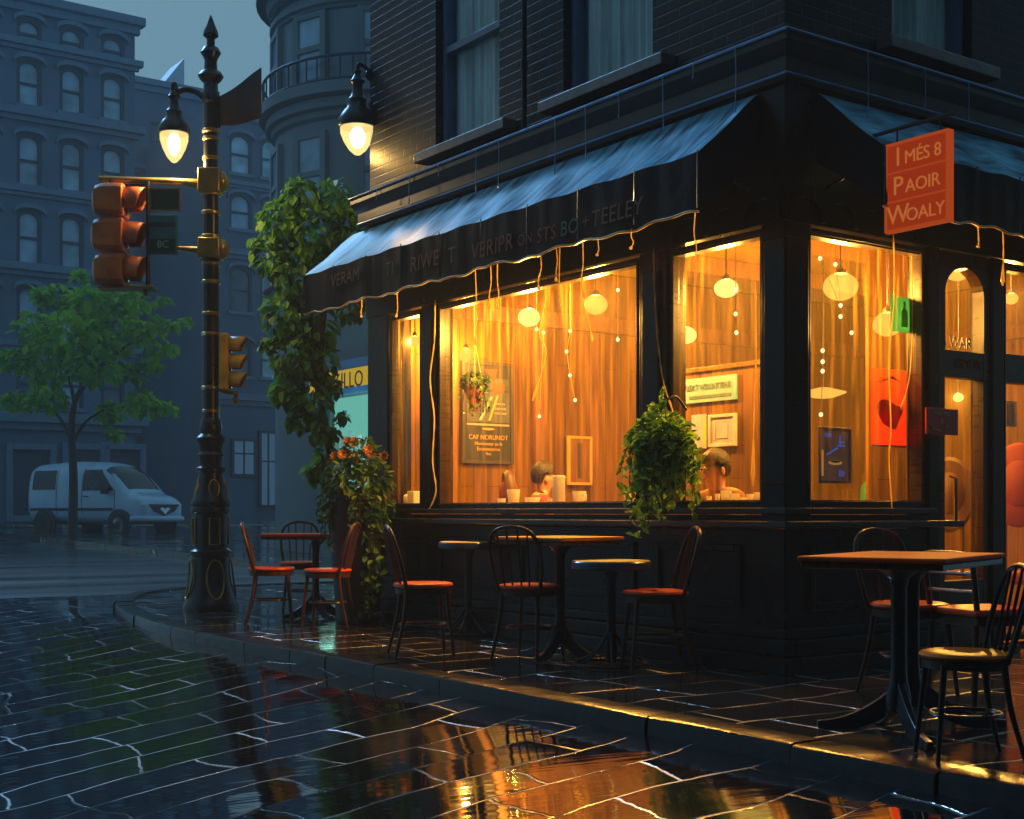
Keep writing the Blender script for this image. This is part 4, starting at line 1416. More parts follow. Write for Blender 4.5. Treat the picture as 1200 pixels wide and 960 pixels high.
# pennant
mb = MB()
n = 12
px_ = [(258, 112, 147), (308, 80, 139)]
vs_ = []
for i in range(n + 1):
    t = i / n
    x = 257 + 50 * t
    yt, yb = 113 - 33 * t, 147 - 8 * t
    wv = 0.03 * math.sin(t * 5.0)
    for j in range(5):
        y = yt + (yb - yt) * j / 4
        vs_.append((lx(x), LY + wv + 0.01 * j * math.sin(t * 3), lz(y)))
mb.add(vs_, [(i * 5 + j, i * 5 + j + 1, (i + 1) * 5 + j + 1, (i + 1) * 5 + j) for i in range(n) for j in range(4)])
fl = thing('pennant', 'dark brown pennant flag fixed to the top of the lamp post', 'flag', (LX + 0.07, LY, lz(130)))
fo = mb.build('cloth', 'flag_cloth', fl, smooth=60)
so_ = fo.modifiers.new("thick", 'SOLIDIFY'); so_.thickness = 0.006
mb = MB(); mb.tube([(LX + 0.075, LY, lz(108)), (LX + 0.085, LY, lz(150))], 0.012, 6)
mb.build('pole', 'lamp_iron', fl, smooth=45)

# ------------------------------------------------------------------ chairs
def bent_chair(name, label, loc, face, wood='bentwood', seatm='seat_red', s=1.0, hoop_h=0.86, group='bentwood cafe chairs'):
    t = thing(name, label, 'chair', loc, FW, group, rotz=face, local=True)
    def S(p): return tuple(c * s for c in p)
    mb = MB()
    mb.lathe([(0.001, 0.450), (0.17, 0.450), (0.195, 0.456), (0.202, 0.468), (0.196, 0.480), (0.175, 0.485), (0.12, 0.480), (0.05, 0.477), (0.001, 0.476)], n=32)
    mb.v = [S(v) for v in mb.v]
    mb.build('seat', seatm, t, smooth=50)
    mb = MB()
    mb.lathe([(0.165, 0.412), (0.188, 0.412), (0.19, 0.45), (0.165, 0.45), (0.165, 0.412)], n=32)
    mb.v = [S(v) for v in mb.v]
    mb.build('seat_frame', wood, t, smooth=40)
    for sx in (1, -1):
        for sy in (1, -1):
            mb = MB()
            if sx > 0: pth = [(0.135, 0.125 * sy, 0.435), (0.155, 0.145 * sy, 0.22), (0.175, 0.165 * sy, 0.0)]
            else: pth = [(-0.13, 0.125 * sy, 0.44), (-0.155, 0.14 * sy, 0.24), (-0.215, 0.165 * sy, 0.0)]
            mb.tube([S(p) for p in smooth_path(pth, 5)], [0.017 * s - 0.006 * s * i / 10 for i in range(11)], 8)
            mb.build('leg', wood, t, smooth=50)
    mb = MB()
    mb.tube([S((-0.005 + 0.155 * math.cos(2 * math.pi * i / 24), 0.14 * math.sin(2 * math.pi * i / 24), 0.205)) for i in range(24)], 0.009 * s, 6, closed=True)
    mb.build('stretcher', wood, t, smooth=50)
    hoop = smooth_path([(-0.135, -0.150, 0.44), (-0.175, -0.178, 0.60), (-0.215, -0.175, 0.74), (-0.243, -0.125, hoop_h - 0.03), (-0.25, 0, hoop_h), (-0.243, 0.125, hoop_h - 0.03), (-0.215, 0.175, 0.74), (-0.175, 0.178, 0.60), (-0.135, 0.150, 0.44)], 6)
    mb = MB()
    mb.tube([S(p) for p in hoop], 0.0135 * s, 8)
    mb.build('back_frame', wood, t, smooth=50)
    for y in (-0.105, -0.038, 0.038, 0.105):
        mb = MB()
        ztop = hoop_h - 0.004 - (0.022 if abs(y) > 0.06 else 0.002)
        mb.tube([S((-0.165, y * 0.85, 0.47)), S((-0.205, y * 0.95, 0.66)), S((-0.246, y * 1.06, ztop))], 0.0075 * s, 6)
        mb.build('spindle', wood, t, smooth=50)
    return t
def C_(x, y):
    X, Y, Z = G(x, y)
    return (X, Y, 0.004)
first = bent_chair('bentwood_chair', 'red seated bentwood chair at the left end of the table nearest the lamp post', C_(318, 731), R(8))
def place(x, y, face, label):
    return dup(first, C_(x, y), face, label, 'bentwood cafe chairs')
place(352, 718, R(-80), 'red seated bentwood chair behind the table nearest the lamp post, its hoop above the top')
place(384, 735, R(172), 'red seated bentwood chair between the far red table and the leafy planter')
place(496, 768, R(14), 'bentwood chair with orange lit seat standing right of the trailing planter')
place(620, 772, R(62), 'bentwood chair seen from behind at the middle tan table, back spindles over its seat')
place(768, 786, R(186), 'bentwood chair facing left beside the nearer blue rimmed round table')
place(1066, 815, R(-62), 'bentwood chair behind the large square red table under the door window', )
bent_chair('bentwood_chair', 'black framed bentwood chair with tan seat in the near right foreground', C_(1131, 890), R(180), 'blackwood', 'seat_tan', 0.86, 0.87)
# square-backed chair against the door side
def square_chair(label, loc, face):
    t = thing('slat_back_chair', label, 'chair', loc, FW, rotz=face, local=True)
    mb = MB(); mb.box(-0.19, 0.2, -0.2, 0.2, 0.44, 0.475); mb.build('seat', 'seat_red', t, bevel=0.012)
    mb = MB(); rect_frame(mb, 'a', 0, 0, 0, 0, 0, 0, 0); mb = MB()
    mb.box(-0.17, 0.18, -0.18, 0.18, 0.39, 0.438); mb.build('seat_frame', 'bentwood', t, bevel=0.006)
    for sx in (0.17, -0.17):
        for sy in (0.17, -0.17):
            mb = MB(); mb.tube([(sx, sy, 0.40), (sx * 1.1, sy * 1.05, 0.0)], [0.02, 0.015], 8); mb.build('leg', 'bentwood', t, smooth=50)
    mb = MB()
    mb.tube(smooth_path([(-0.17, -0.18, 0.44), (-0.20, -0.185, 0.68), (-0.215, -0.17, 0.74), (-0.22, 0, 0.75), (-0.215, 0.17, 0.74), (-0.20, 0.185, 0.68), (-0.17, 0.18, 0.44)], 5), 0.015, 8)
    mb.build('back_frame', 'bentwood', t, smooth=50)
    for z in (0.56, 0.65):
        mb = MB(); mb.tube([(-0.185 - (z - .56) * .12, -0.18, z), (-0.2, 0, z), (-0.185 - (z - .56) * .12, 0.18, z)], 0.011, 6); mb.build('back_rail', 'bentwood', t, smooth=50)
square_chair('square backed wooden chair by the door, partly hidden by the black chair', C_(1150, 822), R(20))

# ------------------------------------------------------------------ tables
def splay(mb, n, r0, z0, r1, rot, rad=0.016, foot=0.0):
    for k in range(n):
        a = rot + 2 * math.pi * k / n
        c, s_ = math.cos(a), math.sin(a)
        mb.tube(smooth_path([(r0 * c, r0 * s_, z0), (r0 * 2.2 * c, r0 * 2.2 * s_, z0 * 0.62), (r1 * 0.75 * c, r1 * 0.75 * s_, 0.05), (r1 * c, r1 * s_, 0.016)], 4), [rad * (1.2 - 0.5 * i / 12) for i in range(13)], 8)
def foot_mb(a, r0, z0, r1, h0, h1, wd):
    """flat tapering cast foot"""
    mb = MB()
    n = 10
    c, s_ = math.cos(a), math.sin(a)
    vs_ = []
    for i in range(n + 1):
        t = i / n
        r = r0 + (r1 - r0) * t
        zt = z0 * (1 - t) ** 2.0 + h1 * (1 - (1 - t) ** 2.0)
        zb = max(0.0, zt - (h0 + (h1 - h0) * t))
        if t > 0.86: zb = 0.0
        w = wd * (1 - 0.25 * t)
        for q, z in ((-w, zb), (w, zb), (w * 0.6, zt), (-w * 0.6, zt)):
            vs_.append((r * c - q * s_, r * s_ + q * c, z))
    fs_ = [(i * 4 + k, i * 4 + (k + 1) % 4, (i + 1) * 4 + (k + 1) % 4, (i + 1) * 4 + k) for i in range(n) for k in range(4)]
    fs_ += [(3, 2, 1, 0), tuple(n * 4 + k for k in range(4))]
    mb.add(vs_, fs_)
    return mb
def rect_table(name, label, loc, rot, lx_, ly_, h, topm, nfeet=4, fr=0.36, frot=R(45), columns=((0, 0),), edge='bentwood'):
    t = thing(name, label, 'table', loc, FW, rotz=rot, local=True)
    mb = MB(); mb.box(-lx_ / 2, lx_ / 2, -ly_ / 2, ly_ / 2, h - 0.022, h)
    tp = mb.build('tabletop', topm, t, bevel=0.008)
    mb = MB(); mb.box(-lx_ / 2 + 0.012, lx_ / 2 - 0.012, -ly_ / 2 + 0.012, ly_ / 2 - 0.012, h - 0.05, h - 0.024)
    mb.build('edge_band', edge, tp, bevel=0.005)
    for cx, cy in columns:
        mb = MB()
        mb.lathe([(0.052, 0.10), (0.055, 0.16), (0.04, 0.22), (0.033, 0.28), (0.033, h - 0.14), (0.045, h - 0.10), (0.09, h - 0.062), (0.12, h - 0.052)], (cx, cy, 0), 18)
        mb.build('column', 'cast_iron', t, smooth=40)
    for k in range(nfeet):
        a = frot + 2 * math.pi * k / nfeet
        cx, cy = columns[k % len(columns)] if len(columns) > 1 else (0, 0)
        mb = foot_mb(a, 0.02, 0.24, fr, 0.12, 0.035, 0.026)
        mb.v = [(x + cx, y + cy, z) for x, y, z in mb.v]
        mb.build('foot', 'cast_iron', t, smooth=35, bevel=0.004)
    return t
def round_table(name, label, loc, r, h, topm, rimm, rot=0.2, base='lattice'):
    t = thing(name, label, 'table', loc, FW, rotz=rot, local=True, group='small round pedestal tables')
    mb = MB(); mb.lathe([(0.001, h - 0.012), (r - 0.012, h - 0.012), (r - 0.008, h - 0.006), (r - 0.014, h), (0.001, h)], n=40)
    tp = mb.build('tabletop', topm, t, smooth=40)
    mb = MB(); mb.lathe([(r - 0.03, h - 0.05), (r - 0.004, h - 0.05), (r, h - 0.042), (r, h - 0.010), (r - 0.006, h - 0.003), (r - 0.012, h - 0.006)], n=40)
    mb.build('rim', rimm, tp, smooth=40)
    mb = MB(); mb.lathe([(0.001, h - 0.056), (r - 0.034, h - 0.056), (r - 0.034, h - 0.013)], n=40); mb.build('underside', 'cast_iron', tp, smooth=40)
    mb = MB(); mb.lathe([(0.035, 0.02), (0.04, 0.10), (0.030, 0.2), (0.030, h - 0.12), (0.05, h - 0.07), (0.10, h - 0.057)], n=18)
    mb.build('column', 'cast_iron', t, smooth=40)
    for k in range(6):
        mb = MB()
        a = 2 * math.pi * k / 6
        c, s_ = math.cos(a), math.sin(a)
        mb.tube(smooth_path([(0.032 * c, 0.032 * s_, 0.20), (0.08 * c, 0.08 * s_, 0.12), (0.16 * c, 0.16 * s_, 0.05), (0.235 * c, 0.235 * s_, 0.018)], 4), 0.010, 8)
        mb.build('foot', 'cast_iron', t, smooth=45)
    mb = MB(); mb.tube([(0.235 * math.cos(2 * math.pi * i / 12), 0.235 * math.sin(2 * math.pi * i / 12), 0.014) for i in range(12)], 0.012, 8, closed=True)
    mb.build('base_ring', 'cast_iron', t, smooth=50)
    return t
rect_table('cafe_table', 'red topped square table nearest the lamp post', C_(370, 724), R(4), 0.94, 0.62, 0.76, 'table_red', 4, 0.33, R(30))
round_table('round_table', 'smaller round table behind, with yellow top and blue rim by the bulkhead', C_(549, 744), 0.235, 0.725, 'table_yellow', 'rim_blue')
round_table('round_table', 'nearer round table with yellow top and blue rim at the pavement edge', C_(716, 781), 0.255, 0.655, 'table_yellow', 'rim_blue', 0.5)
rect_table('cafe_table', 'tan topped diamond set table between the two round tables', C_(656, 772), R(45), 0.60, 0.60, 0.795, 'table_tan', 4, 0.30, R(12))
X_, Y_, _ = G(1052, 852)
rect_table('large_table', 'large glossy red table with dark pedestal legs in the right foreground', (1.72, 5.86, 0.004), R(56), 0.95, 0.62, 0.77, 'table_red', 4, 0.42, R(35), columns=((-0.09, 0.0), (0.09, 0.0)))

# ------------------------------------------------------------------ leaves
def leaf(mb, c, d, nrm, ln, wd):
    d = d.normalized(); s_ = d.cross(nrm)
    if s_.length < 1e-4: s_ = d.orthogonal()
    s_.normalize(); up = s_.cross(d)
    b = c - d * ln * 0.5
    mb.add([b, b + d * ln * 0.4 + s_ * wd * 0.5 + up * wd * 0.16, b + d * ln - up * wd * 0.12, b + d * ln * 0.4 - s_ * wd * 0.5 + up * wd * 0.16, b + d * ln * 0.75 + s_ * wd * 0.34 + up * wd * 0.06, b + d * ln * 0.75 - s_ * wd * 0.34 + up * wd * 0.06],
           [(0, 1, 4, 2), (0, 2, 5, 3)])
def rvec(rng):
    while True:
        v = Vector((rng.uniform(-1, 1), rng.uniform(-1, 1), rng.uniform(-1, 1)))
        if 0.05 < v.length < 1: return v
def clump(mb, c, r, n, ln, rng, droop=0.5, flat=1.0, shell=0.35):
    c = Vector(c)
    for _ in range(n):
        v = rvec(rng)
        v = v.normalized() * (v.length ** shell)
        p = c + Vector((v.x * r, v.y * r, v.z * r * flat))
        d = (v + rvec(rng) * 0.8 + Vector((0, 0, -droop)))
        nr = (Vector((0, 0, 1)) + rvec(rng) * 0.9 + v * 0.5)
        k = rng.uniform(0.5, 1.5)
        leaf(mb, p, d, nr, ln * k, ln * k * rng.uniform(0.5, 0.75))
def vine(mbl, mbs, p0, length, rng, ln, out_=(0, 0, 0), per=40, spread=0.05):
    p = Vector(p0)
    pts = [p.copy()]
    n = max(4, int(length / 0.06))
    v = Vector(out_)
    for i in range(n):
        v = v * 0.75
        p = p + Vector((rng.uniform(-.012, .012), rng.uniform(-.012, .012), -0.06)) + v
        pts.append(p.copy())
    mbs.tube(pts, 0.004, 4)
    for i in range(int(length * per)):
        q = pts[min(len(pts) - 1, int(rng.random() * len(pts)))]
        d = Vector((rng.uniform(-1, 1), rng.uniform(-1, 1), rng.uniform(-1.1, 0.1)))
        k = rng.uniform(0.6, 1.25)
        leaf(mbl, q + Vector((rng.uniform(-spread, spread), rng.uniform(-spread, spread), rng.uniform(-.03, .03))), d, Vector((rng.uniform(-.6, .6), rng.uniform(-.9, .1), 0.7)), ln * k, ln * k * 0.68)

# tall planter
rng = random.Random(11)
PX, PY, _ = B2W(-0.35, 4.6)
pt_ = thing('tall_planter', 'tall black planter with orange flowers and a long trailing vine', 'planter', (PX, PY, 0.004))
mb = MB(); mb.lathe([(0.19, 0.0), (0.20, 0.04), (0.19, 0.07), (0.22, 0.5), (0.265, 1.02), (0.285, 1.05), (0.285, 1.10), (0.25, 1.10), (0.24, 1.05), (0.001, 1.04)], (PX, PY, 0.004), 20)
mb.build('pot', 'pot_black', pt_, smooth=35)
mb = MB(); mb.lathe([(0.235, 1.055), (0.12, 1.075), (0.001, 1.08)], (PX, PY, 0.004), 18); mb.build('soil', 'soil', pt_, smooth=40)
mbl, mbs = MB(), MB()
clump(mbl, (PX + 0.0, PY, 1.22), 0.30, 520, 0.075, rng, 0.6, 0.85)
clump(mbl, (PX + 0.03, PY, 1.42), 0.18, 170, 0.07, rng, 0.3)
clump(mbl, (PX - 0.12, PY, 1.03), 0.24, 230, 0.07, rng, 0.8)
clump(mbl, (PX + 0.12, PY - 0.1, 0.98), 0.2, 200, 0.07, rng, 0.8)
for i in range(22):
    a = rng.uniform(0, 6.28)
    vine(mbl, mbs, (PX + 0.26 * math.cos(a), PY + 0.26 * math.sin(a), 1.12), rng.uniform(0.2, 0.55), rng, 0.07, (0.02 * math.cos(a), 0.02 * math.sin(a), 0.01))
for i in range(5):
    vine(mbl, mbs, (PX + 0.13 + 0.035 * i - 0.03, PY - 0.24, 1.05), (1.0, .92, 1.0, .8, .6)[i], rng, 0.078, (0.0, -0.012, 0), 46, 0.045)
mbl.build('foliage', 'leaf_dark', pt_)
mbs.build('stem', 'bark', pt_)
for i in range(11):
    v = rvec(rng); v.z = abs(v.z)
    q = Vector((PX + 0.03, PY, 1.38)) + Vector((v.x * 0.24, -abs(v.y) * 0.22, v.z * 0.22))
    mb = MB()
    for k in range(9):
        a = 6.28 * k / 9
        leaf(mb, q + Vector((0.022 * math.cos(a), -0.012, 0.022 * math.sin(a))), Vector((math.cos(a), -0.5, math.sin(a))), Vector((0, -1, 0.2)), 0.05, 0.036)
    mb.build('flower', 'petal', pt_)

# hanging basket on the pilaster
hc = hit(778, 545, 'a', -0.24)
hbt = thing('hanging_basket', 'lush green trailing plant in a basket on the pilaster between the windows', 'hanging plant', hc, FB)
ha, hb_, hz0 = hc
mb = MB(); mb.lathe([(0.05, -0.02), (0.12, 0.02), (0.17, 0.09), (0.185, 0.15), (0.165, 0.155), (0.001, 0.12)], (ha, hb_, hz0 + 0.0), 18); mb.build('basket', 'pot_black', hbt, smooth=40)
mb = MB()
mb.tube(smooth_path([(-0.045, hb_, hz0 + 0.36), (ha + 0.1, hb_, hz0 + 0.44), (ha, hb_, hz0 + 0.40)], 6), 0.009, 6)
for k in range(3):
    a = k * 2.09
    mb.tube([(ha, hb_, hz0 + 0.40), (ha + 0.175 * math.cos(a), hb_ + 0.175 * math.sin(a), hz0 + 0.15)], 0.004, 5)
mb.build('bracket', 'cast_iron', hbt, smooth=45)
mbl, mbs = MB(), MB()
clump(mbl, (ha, hb_, hz0 + 0.17), 0.20, 330, 0.068, rng, 0.5, 0.75, 0.6)
clump(mbl, (ha, hb_ - 0.06, hz0 + 0.02), 0.19, 200, 0.068, rng, 0.9, 0.9, 0.6)
clump(mbl, (ha - .02, hb_ + 0.04, hz0 + 0.30), 0.12, 60, 0.07, rng, 0.1, 0.8, 0.7)
clump(mbl, (ha - 0.02, hb_ + 0.17, hz0 + 0.17), 0.11, 90, 0.065, rng, 0.7, 0.6)
for i in range(26):
    a = rng.uniform(0, 6.28)
    vine(mbl, mbs, (ha + 0.18 * math.cos(a), hb_ + 0.19 * math.sin(a), hz0 + 0.14), rng.uniform(0.2, 0.66), rng, 0.066, (0.014 * math.cos(a), 0.012 * math.sin(a), 0.01), 50)
for i in range(7):
    v = Vector((0, 0, 0))
    pts = [Vector((ha, hb_ + 0.05 * (i - 1), hz0 + 0.2)), Vector((ha - 0.03, hb_ + (0.14 + 0.03 * i) * (1 if i % 3 else -0.8), hz0 + 0.32 - 0.03 * i)), Vector((ha - 0.05, hb_ + (0.28 + 0.02 * i) * (1 if i % 3 else -0.8), hz0 + 0.26 - 0.06 * i))]
    pth = smooth_path(pts, 6); mbs.tube(pth, 0.004, 4)
    for q in pth[5:]:
        leaf(mbl, q, Vector((0, 1, -0.4)), Vector((-.3, 0, 1)), 0.08, 0.045)
pts = smooth_path([(ha, hb_, hz0 + 0.2), (ha - 0.01, hb_ + 0.02, hz0 + 0.36), (ha - 0.01, hb_ + 0.0, hz0 + 0.48)], 6)
mbs.tube(pts, 0.004, 4)
for q in pts[6:]:
    for k in range(2): leaf(mbl, q, rvec(rng), rvec(rng), 0.05, 0.03)
mbl.build('foliage', 'leaf_vine', hbt)
mbs.build('stem', 'bark', hbt)

# plant hanging inside the big window
ic = hit(556, 455, 'a', 0.42)
ia, ib_, iz = ic
ip = thing('indoor_hanging_plant', 'small potted plant hanging inside the big window before the chalkboard', 'hanging plant', ic, FB)
mb = MB(); mb.lathe([(0.02, -0.20), (0.05, -0.13), (0.085, -0.02), (0.095, 0.02), (0.08, 0.025), (0.001, 0.0)], (ia, ib_, iz), 16); mb.build('pot', 'rust_terracotta', ip, smooth=40)
mb = MB()
for k in range(3):
    a = k * 2.09
    mb.tube([(ia, ib_, iz + 0.42), (ia + 0.09 * math.cos(a), ib_ + 0.09 * math.sin(a), iz + 0.02)], 0.004, 5)
mb.tube([(ia, ib_, iz + 0.42), (ia, ib_, 3.35)], 0.004, 5)
mb.build('cord', 'lit_gold_cord', ip)
mbl, mbs = MB(), MB()
clump(mbl, (ia, ib_, iz + 0.05), 0.12, 170, 0.055, rng, 0.3, 0.7)
for i in range(9):
    a = rng.uniform(0, 6.28)
    vine(mbl, mbs, (ia + 0.08 * math.cos(a), ib_ + 0.08 * math.sin(a), iz + 0.03), rng.uniform(0.12, 0.3), rng, 0.05, (0.008 * math.cos(a), 0.008 * math.sin(a), 0), 45)
mbl.build('foliage', 'leaf_dark', ip); mbs.build('stem', 'bark', ip)

# ivy tree beyond the end of the cafe
rng = random.Random(21)
TY = 14.0
def tp(x, y, dy=0.0): return P(x, y, TY + dy)
tx0 = (402 - 600) / F * TY
iv = thing('ivy_tree', 'slender dark leafy tree hanging past the awning end above the planter', 'tree', (tx0, TY, 0.0))
mb = MB()
mb.tube(smooth_path([(tx0, TY, 0.0), (tx0 - 0.02, TY, 0.9), (tx0 - 0.18, TY + 0.05, 1.8), (tx0 - 0.35, TY + 0.1, 2.7), (tx0 - 0.3, TY + 0.1, 3.4)], 6), [0.06 - 0.0018 * i for i in range(25)], 8)
for x, y, dy in ((330, 300, -.1), (400, 250, .1), (350, 225, 0), (340, 430, .1), (385, 330, -.1)):
    mb.tube(smooth_path([(tx0 - 0.25, TY + 0.05, 2.2), tuple((Vector((tx0 - 0.3, TY, 2.6)) + Vector(tp(x, y, dy))) / 2), tp(x, y, dy)], 5), 0.018, 6)
mb.build('trunk', 'bark', iv, smooth=50)
mbl = MB()
for x, y, r, n, dy in ((352, 232, .18, 150, 0), (395, 235, .2, 150, .1), (330, 262, .22, 200, 0), (372, 275, .28, 300, .05), (408, 272, .22, 200, 0), (318, 300, .20, 150, 0), (350, 320, .28, 300, 0), (390, 320, .28, 300, .1),
                       (335, 370, .22, 200, 0), (365, 380, .26, 260, .1), (345, 420, .24, 240, 0), (375, 425, .2, 170, .1), (338, 458, .16, 130, 0), (365, 468, .2, 180, 0), (378, 505, .16, 120, 0), (350, 492, .13, 80, 0), (384, 540, .13, 80, 0), (368, 555, .10, 50, 0), (393, 565, .08, 30, 0), (300, 288, .08, 24, 0), (415, 300, .15, 80, 0), (410, 365, .14, 60, .2), (425, 355, .08, 22, .2), (388, 455, .09, 30, 0), (402, 490, .06, 16, 0), (315, 405, .09, 34, 0)):
    clump(mbl, tp(x, y, dy), r * 1.15, int(n * 0.8), 0.115, rng, 0.8, 1.0, 0.6)
mbl.build('crown', 'leaf_ivy', iv)

# street tree in front of the van
rng = random.Random(33)
SY = 34.0
sx0 = (85 - 600) / F * SY
_, bb_, _ = W2B(sx0, SY)
sz0 = road_h(0, bb_)
st = thing('street_tree', 'young green street tree standing in front of the parked van', 'tree', (sx0, SY, sz0))
mb = MB()
def sp_(x, y, dy=0.0): return P(x, y, SY + dy)
mb.tube(smooth_path([(sx0, SY, sz0 - 0.05), sp_(86, 560), sp_(84, 510), sp_(88, 470), sp_(108, 440)], 6), [0.13, 0.125] + [0.12 - 0.003 * i for i in range(23)], 9)
for br in (((84, 515), (70, 490), (52, 470)), ((85, 520), (100, 495), (122, 480)), ((88, 470), (105, 430), (100, 385)), ((100, 445), (135, 415), (165, 395)), ((88, 478), (80, 440), (60, 400)), ((110, 440), (112, 410), (140, 370))):
    mb.tube(smooth_path([sp_(*br[0]), sp_(*br[1], rng.uniform(-.4, .4)), sp_(*br[2], rng.uniform(-.8, .8))], 5), [0.06 - 0.004 * i for i in range(11)], 7)
mb.build('trunk', 'bark', st, smooth=50)
mbl = MB()
for x, y, r, n in ((70, 350, .45, 120), (110, 355, .6, 170), (150, 355, .5, 130), (45, 385, .55, 150), (85, 395, .8, 260), (130, 395, .7, 220), (170, 385, .45, 100), (20, 425, .45, 100), (60, 430, .7, 220), (110, 430, .6, 160), (20, 470, .35, 60), (55, 470, .4, 90), (175, 430, .3, 50), (170, 475, .4, 80), (195, 480, .25, 36), (130, 485, .35, 70), (135, 510, .2, 24), (205, 380, .22, 22), (220, 377, .12, 8), (92, 326, .18, 26), (190, 412, .25, 30), (205, 408, .12, 10), (50, 345, .25, 40), (150, 440, .35, 60), (190, 355, .2, 20)):
    clump(mbl, sp_(x, y, rng.uniform(-0.9, 0.9)), r * 1.3, int(n * 1.0), 0.27, rng, 0.35, 0.6, 0.7)
mbl.build('crown', 'leaf_tree', st)

# ------------------------------------------------------------------ lamps, pictures and crockery inside the cafe
def pendant(x, y, Y, d_px, label, glassm='globe_glass', power=26, flat=0.85, light=True):
    w = P(x, y, Y)
    a, b, z = W2B(*w)
    r = d_px / F * Y / 2
    t = thing('pendant_lamp', label, 'lamp', (a, b, z), FB, 'glowing pendant lamps in the cafe')
    mb = MB(); mb.ball((a, b, z), r, r, r * flat, 20, 12)
    mb.build('globe', glassm, t, smooth=60)
    mb = MB()
    mb.tube([(a, b, z + r * flat + 0.02), (a, b, 3.355)], 0.005, 6)
    mb.lathe([(r * 0.35, z + r * flat * 0.93), (r * 0.32, z + r * flat + 0.02), (0.008, z + r * flat + 0.04)], (a, b, 0), 14)
    mb.build('cord', 'frame_dark', t, smooth=45)
    if light:
        point('lamp_light', t, (a, b, z), power, WARM, min(0.06, r * 0.6))
    return t
pendant(620, 372, 10.75, 26, 'round pendant lamp glowing at the upper middle of the big window', power=42)
pendant(698, 357, 10.15, 28, 'round pendant lamp glowing near the right edge of the big window', 'globe_dim', 42)
pendant(546, 416, 12.2, 19, 'small round lamp glowing just above the potted plant inside', 'globe_dim', 15)
pendant(486, 400, 11.95, 15, 'small lamp glowing inside the narrow window', 'globe_dim', 12)
pendant(851, 338, 9.05, 29, 'bright white pendant high in the window left of the corner pier', 'globe_glass', 24, 0.75)
pendant(804, 393, 11.5, 25, 'lower pendant left of the bright white one, above the teal notice', 'globe_glass', 22, 0.8)
pendant(985, 336, 8.85, 41, 'widest pendant with a ball drop in the window right of the corner pier', 'globe_dim', 28, 0.8)
pendant(1040, 380, 8.95, 34, 'half hidden pendant behind the green card', 'globe_dim', 10, 0.85)
pendant(1122, 318, 10.5, 30, 'pendant glowing behind the arched door head', 'globe_dim', 22, 0.75)
pendant(1123, 466, 11.2, 12, 'tiny bright lamp low behind the door glass', 'globe_glass', 24)
pendant(1185, 350, 10.6, 16, 'small pendant behind the upper glass right of the door', 'globe_dim', 18)
# dish lamp
w = W2B(*P(965, 461, 12.0)); a, b, z = w
t = thing('dish_lamp', 'wide shallow dish lamp hanging low beyond the dark framed poster', 'lamp', w, FB, 'glowing pendant lamps in the cafe')
mb = MB(); mb.lathe([(0.001, -0.05), (0.09, -0.04), (0.2, 0.0), (0.20, 0.012), (0.05, 0.05), (0.001, 0.055)], w, 22); mb.build('dish', 'globe_dim', t, smooth=50)
mb = MB(); mb.tube([(a, b, z + 0.05), (a, b, 3.355)], 0.005, 6); mb.build('cord', 'frame_dark', t)
# strings of tiny bulbs
def bulb_string(axis, val, px, label):
    pts = [hit(x, y, axis, val) for x, y in px]
    t = thing('bulb_string', label, 'string lights', pts[0], FB, 'strings of tiny bulbs inside the windows')
    mb = MB()
    mb.tube([(pts[0][0], pts[0][1], 2.72 if val < 1 else 3.35)] + pts, 0.0022, 4)
    mb.build('wire', 'lit_gold_cord', t)
    for p in pts:
        mb = MB(); mb.ball(p, 0.013, 0.013, 0.015, 10, 6); mb.build('bulb', 'tiny_bulb', t, smooth=60)
bulb_string('a', 0.3, [(668, 388), (664, 412), (668, 440), (674, 469)], 'string of tiny bulbs in the big window below the second pendant')
bulb_string('a', 0.3, [(629, 386), (637, 390), (632, 488)], 'string of tiny bulbs dangling by the middle of the big window')
bulb_string('a', 0.3, [(724, 340), (724, 398)], 'short string of two tiny bulbs at the right edge of the big window')
bulb_string('a', 0.3, [(862, 340), (862, 368), (863, 390)], 'string of tiny bulbs below the bright white pendant')
bulb_string('b', 0.3, [(979, 310), (985, 358), (985, 371)], 'string of tiny bulbs below the widest pendant')
bulb_string('b', 0.3, [(964, 411), (964, 424), (964, 435), (962, 486)], 'string of tiny bulbs beside the dish lamp')
bulb_string('b', 0.3, [(961, 303), (998, 390)], 'two tiny bulbs on a wire across the window right of the pier')

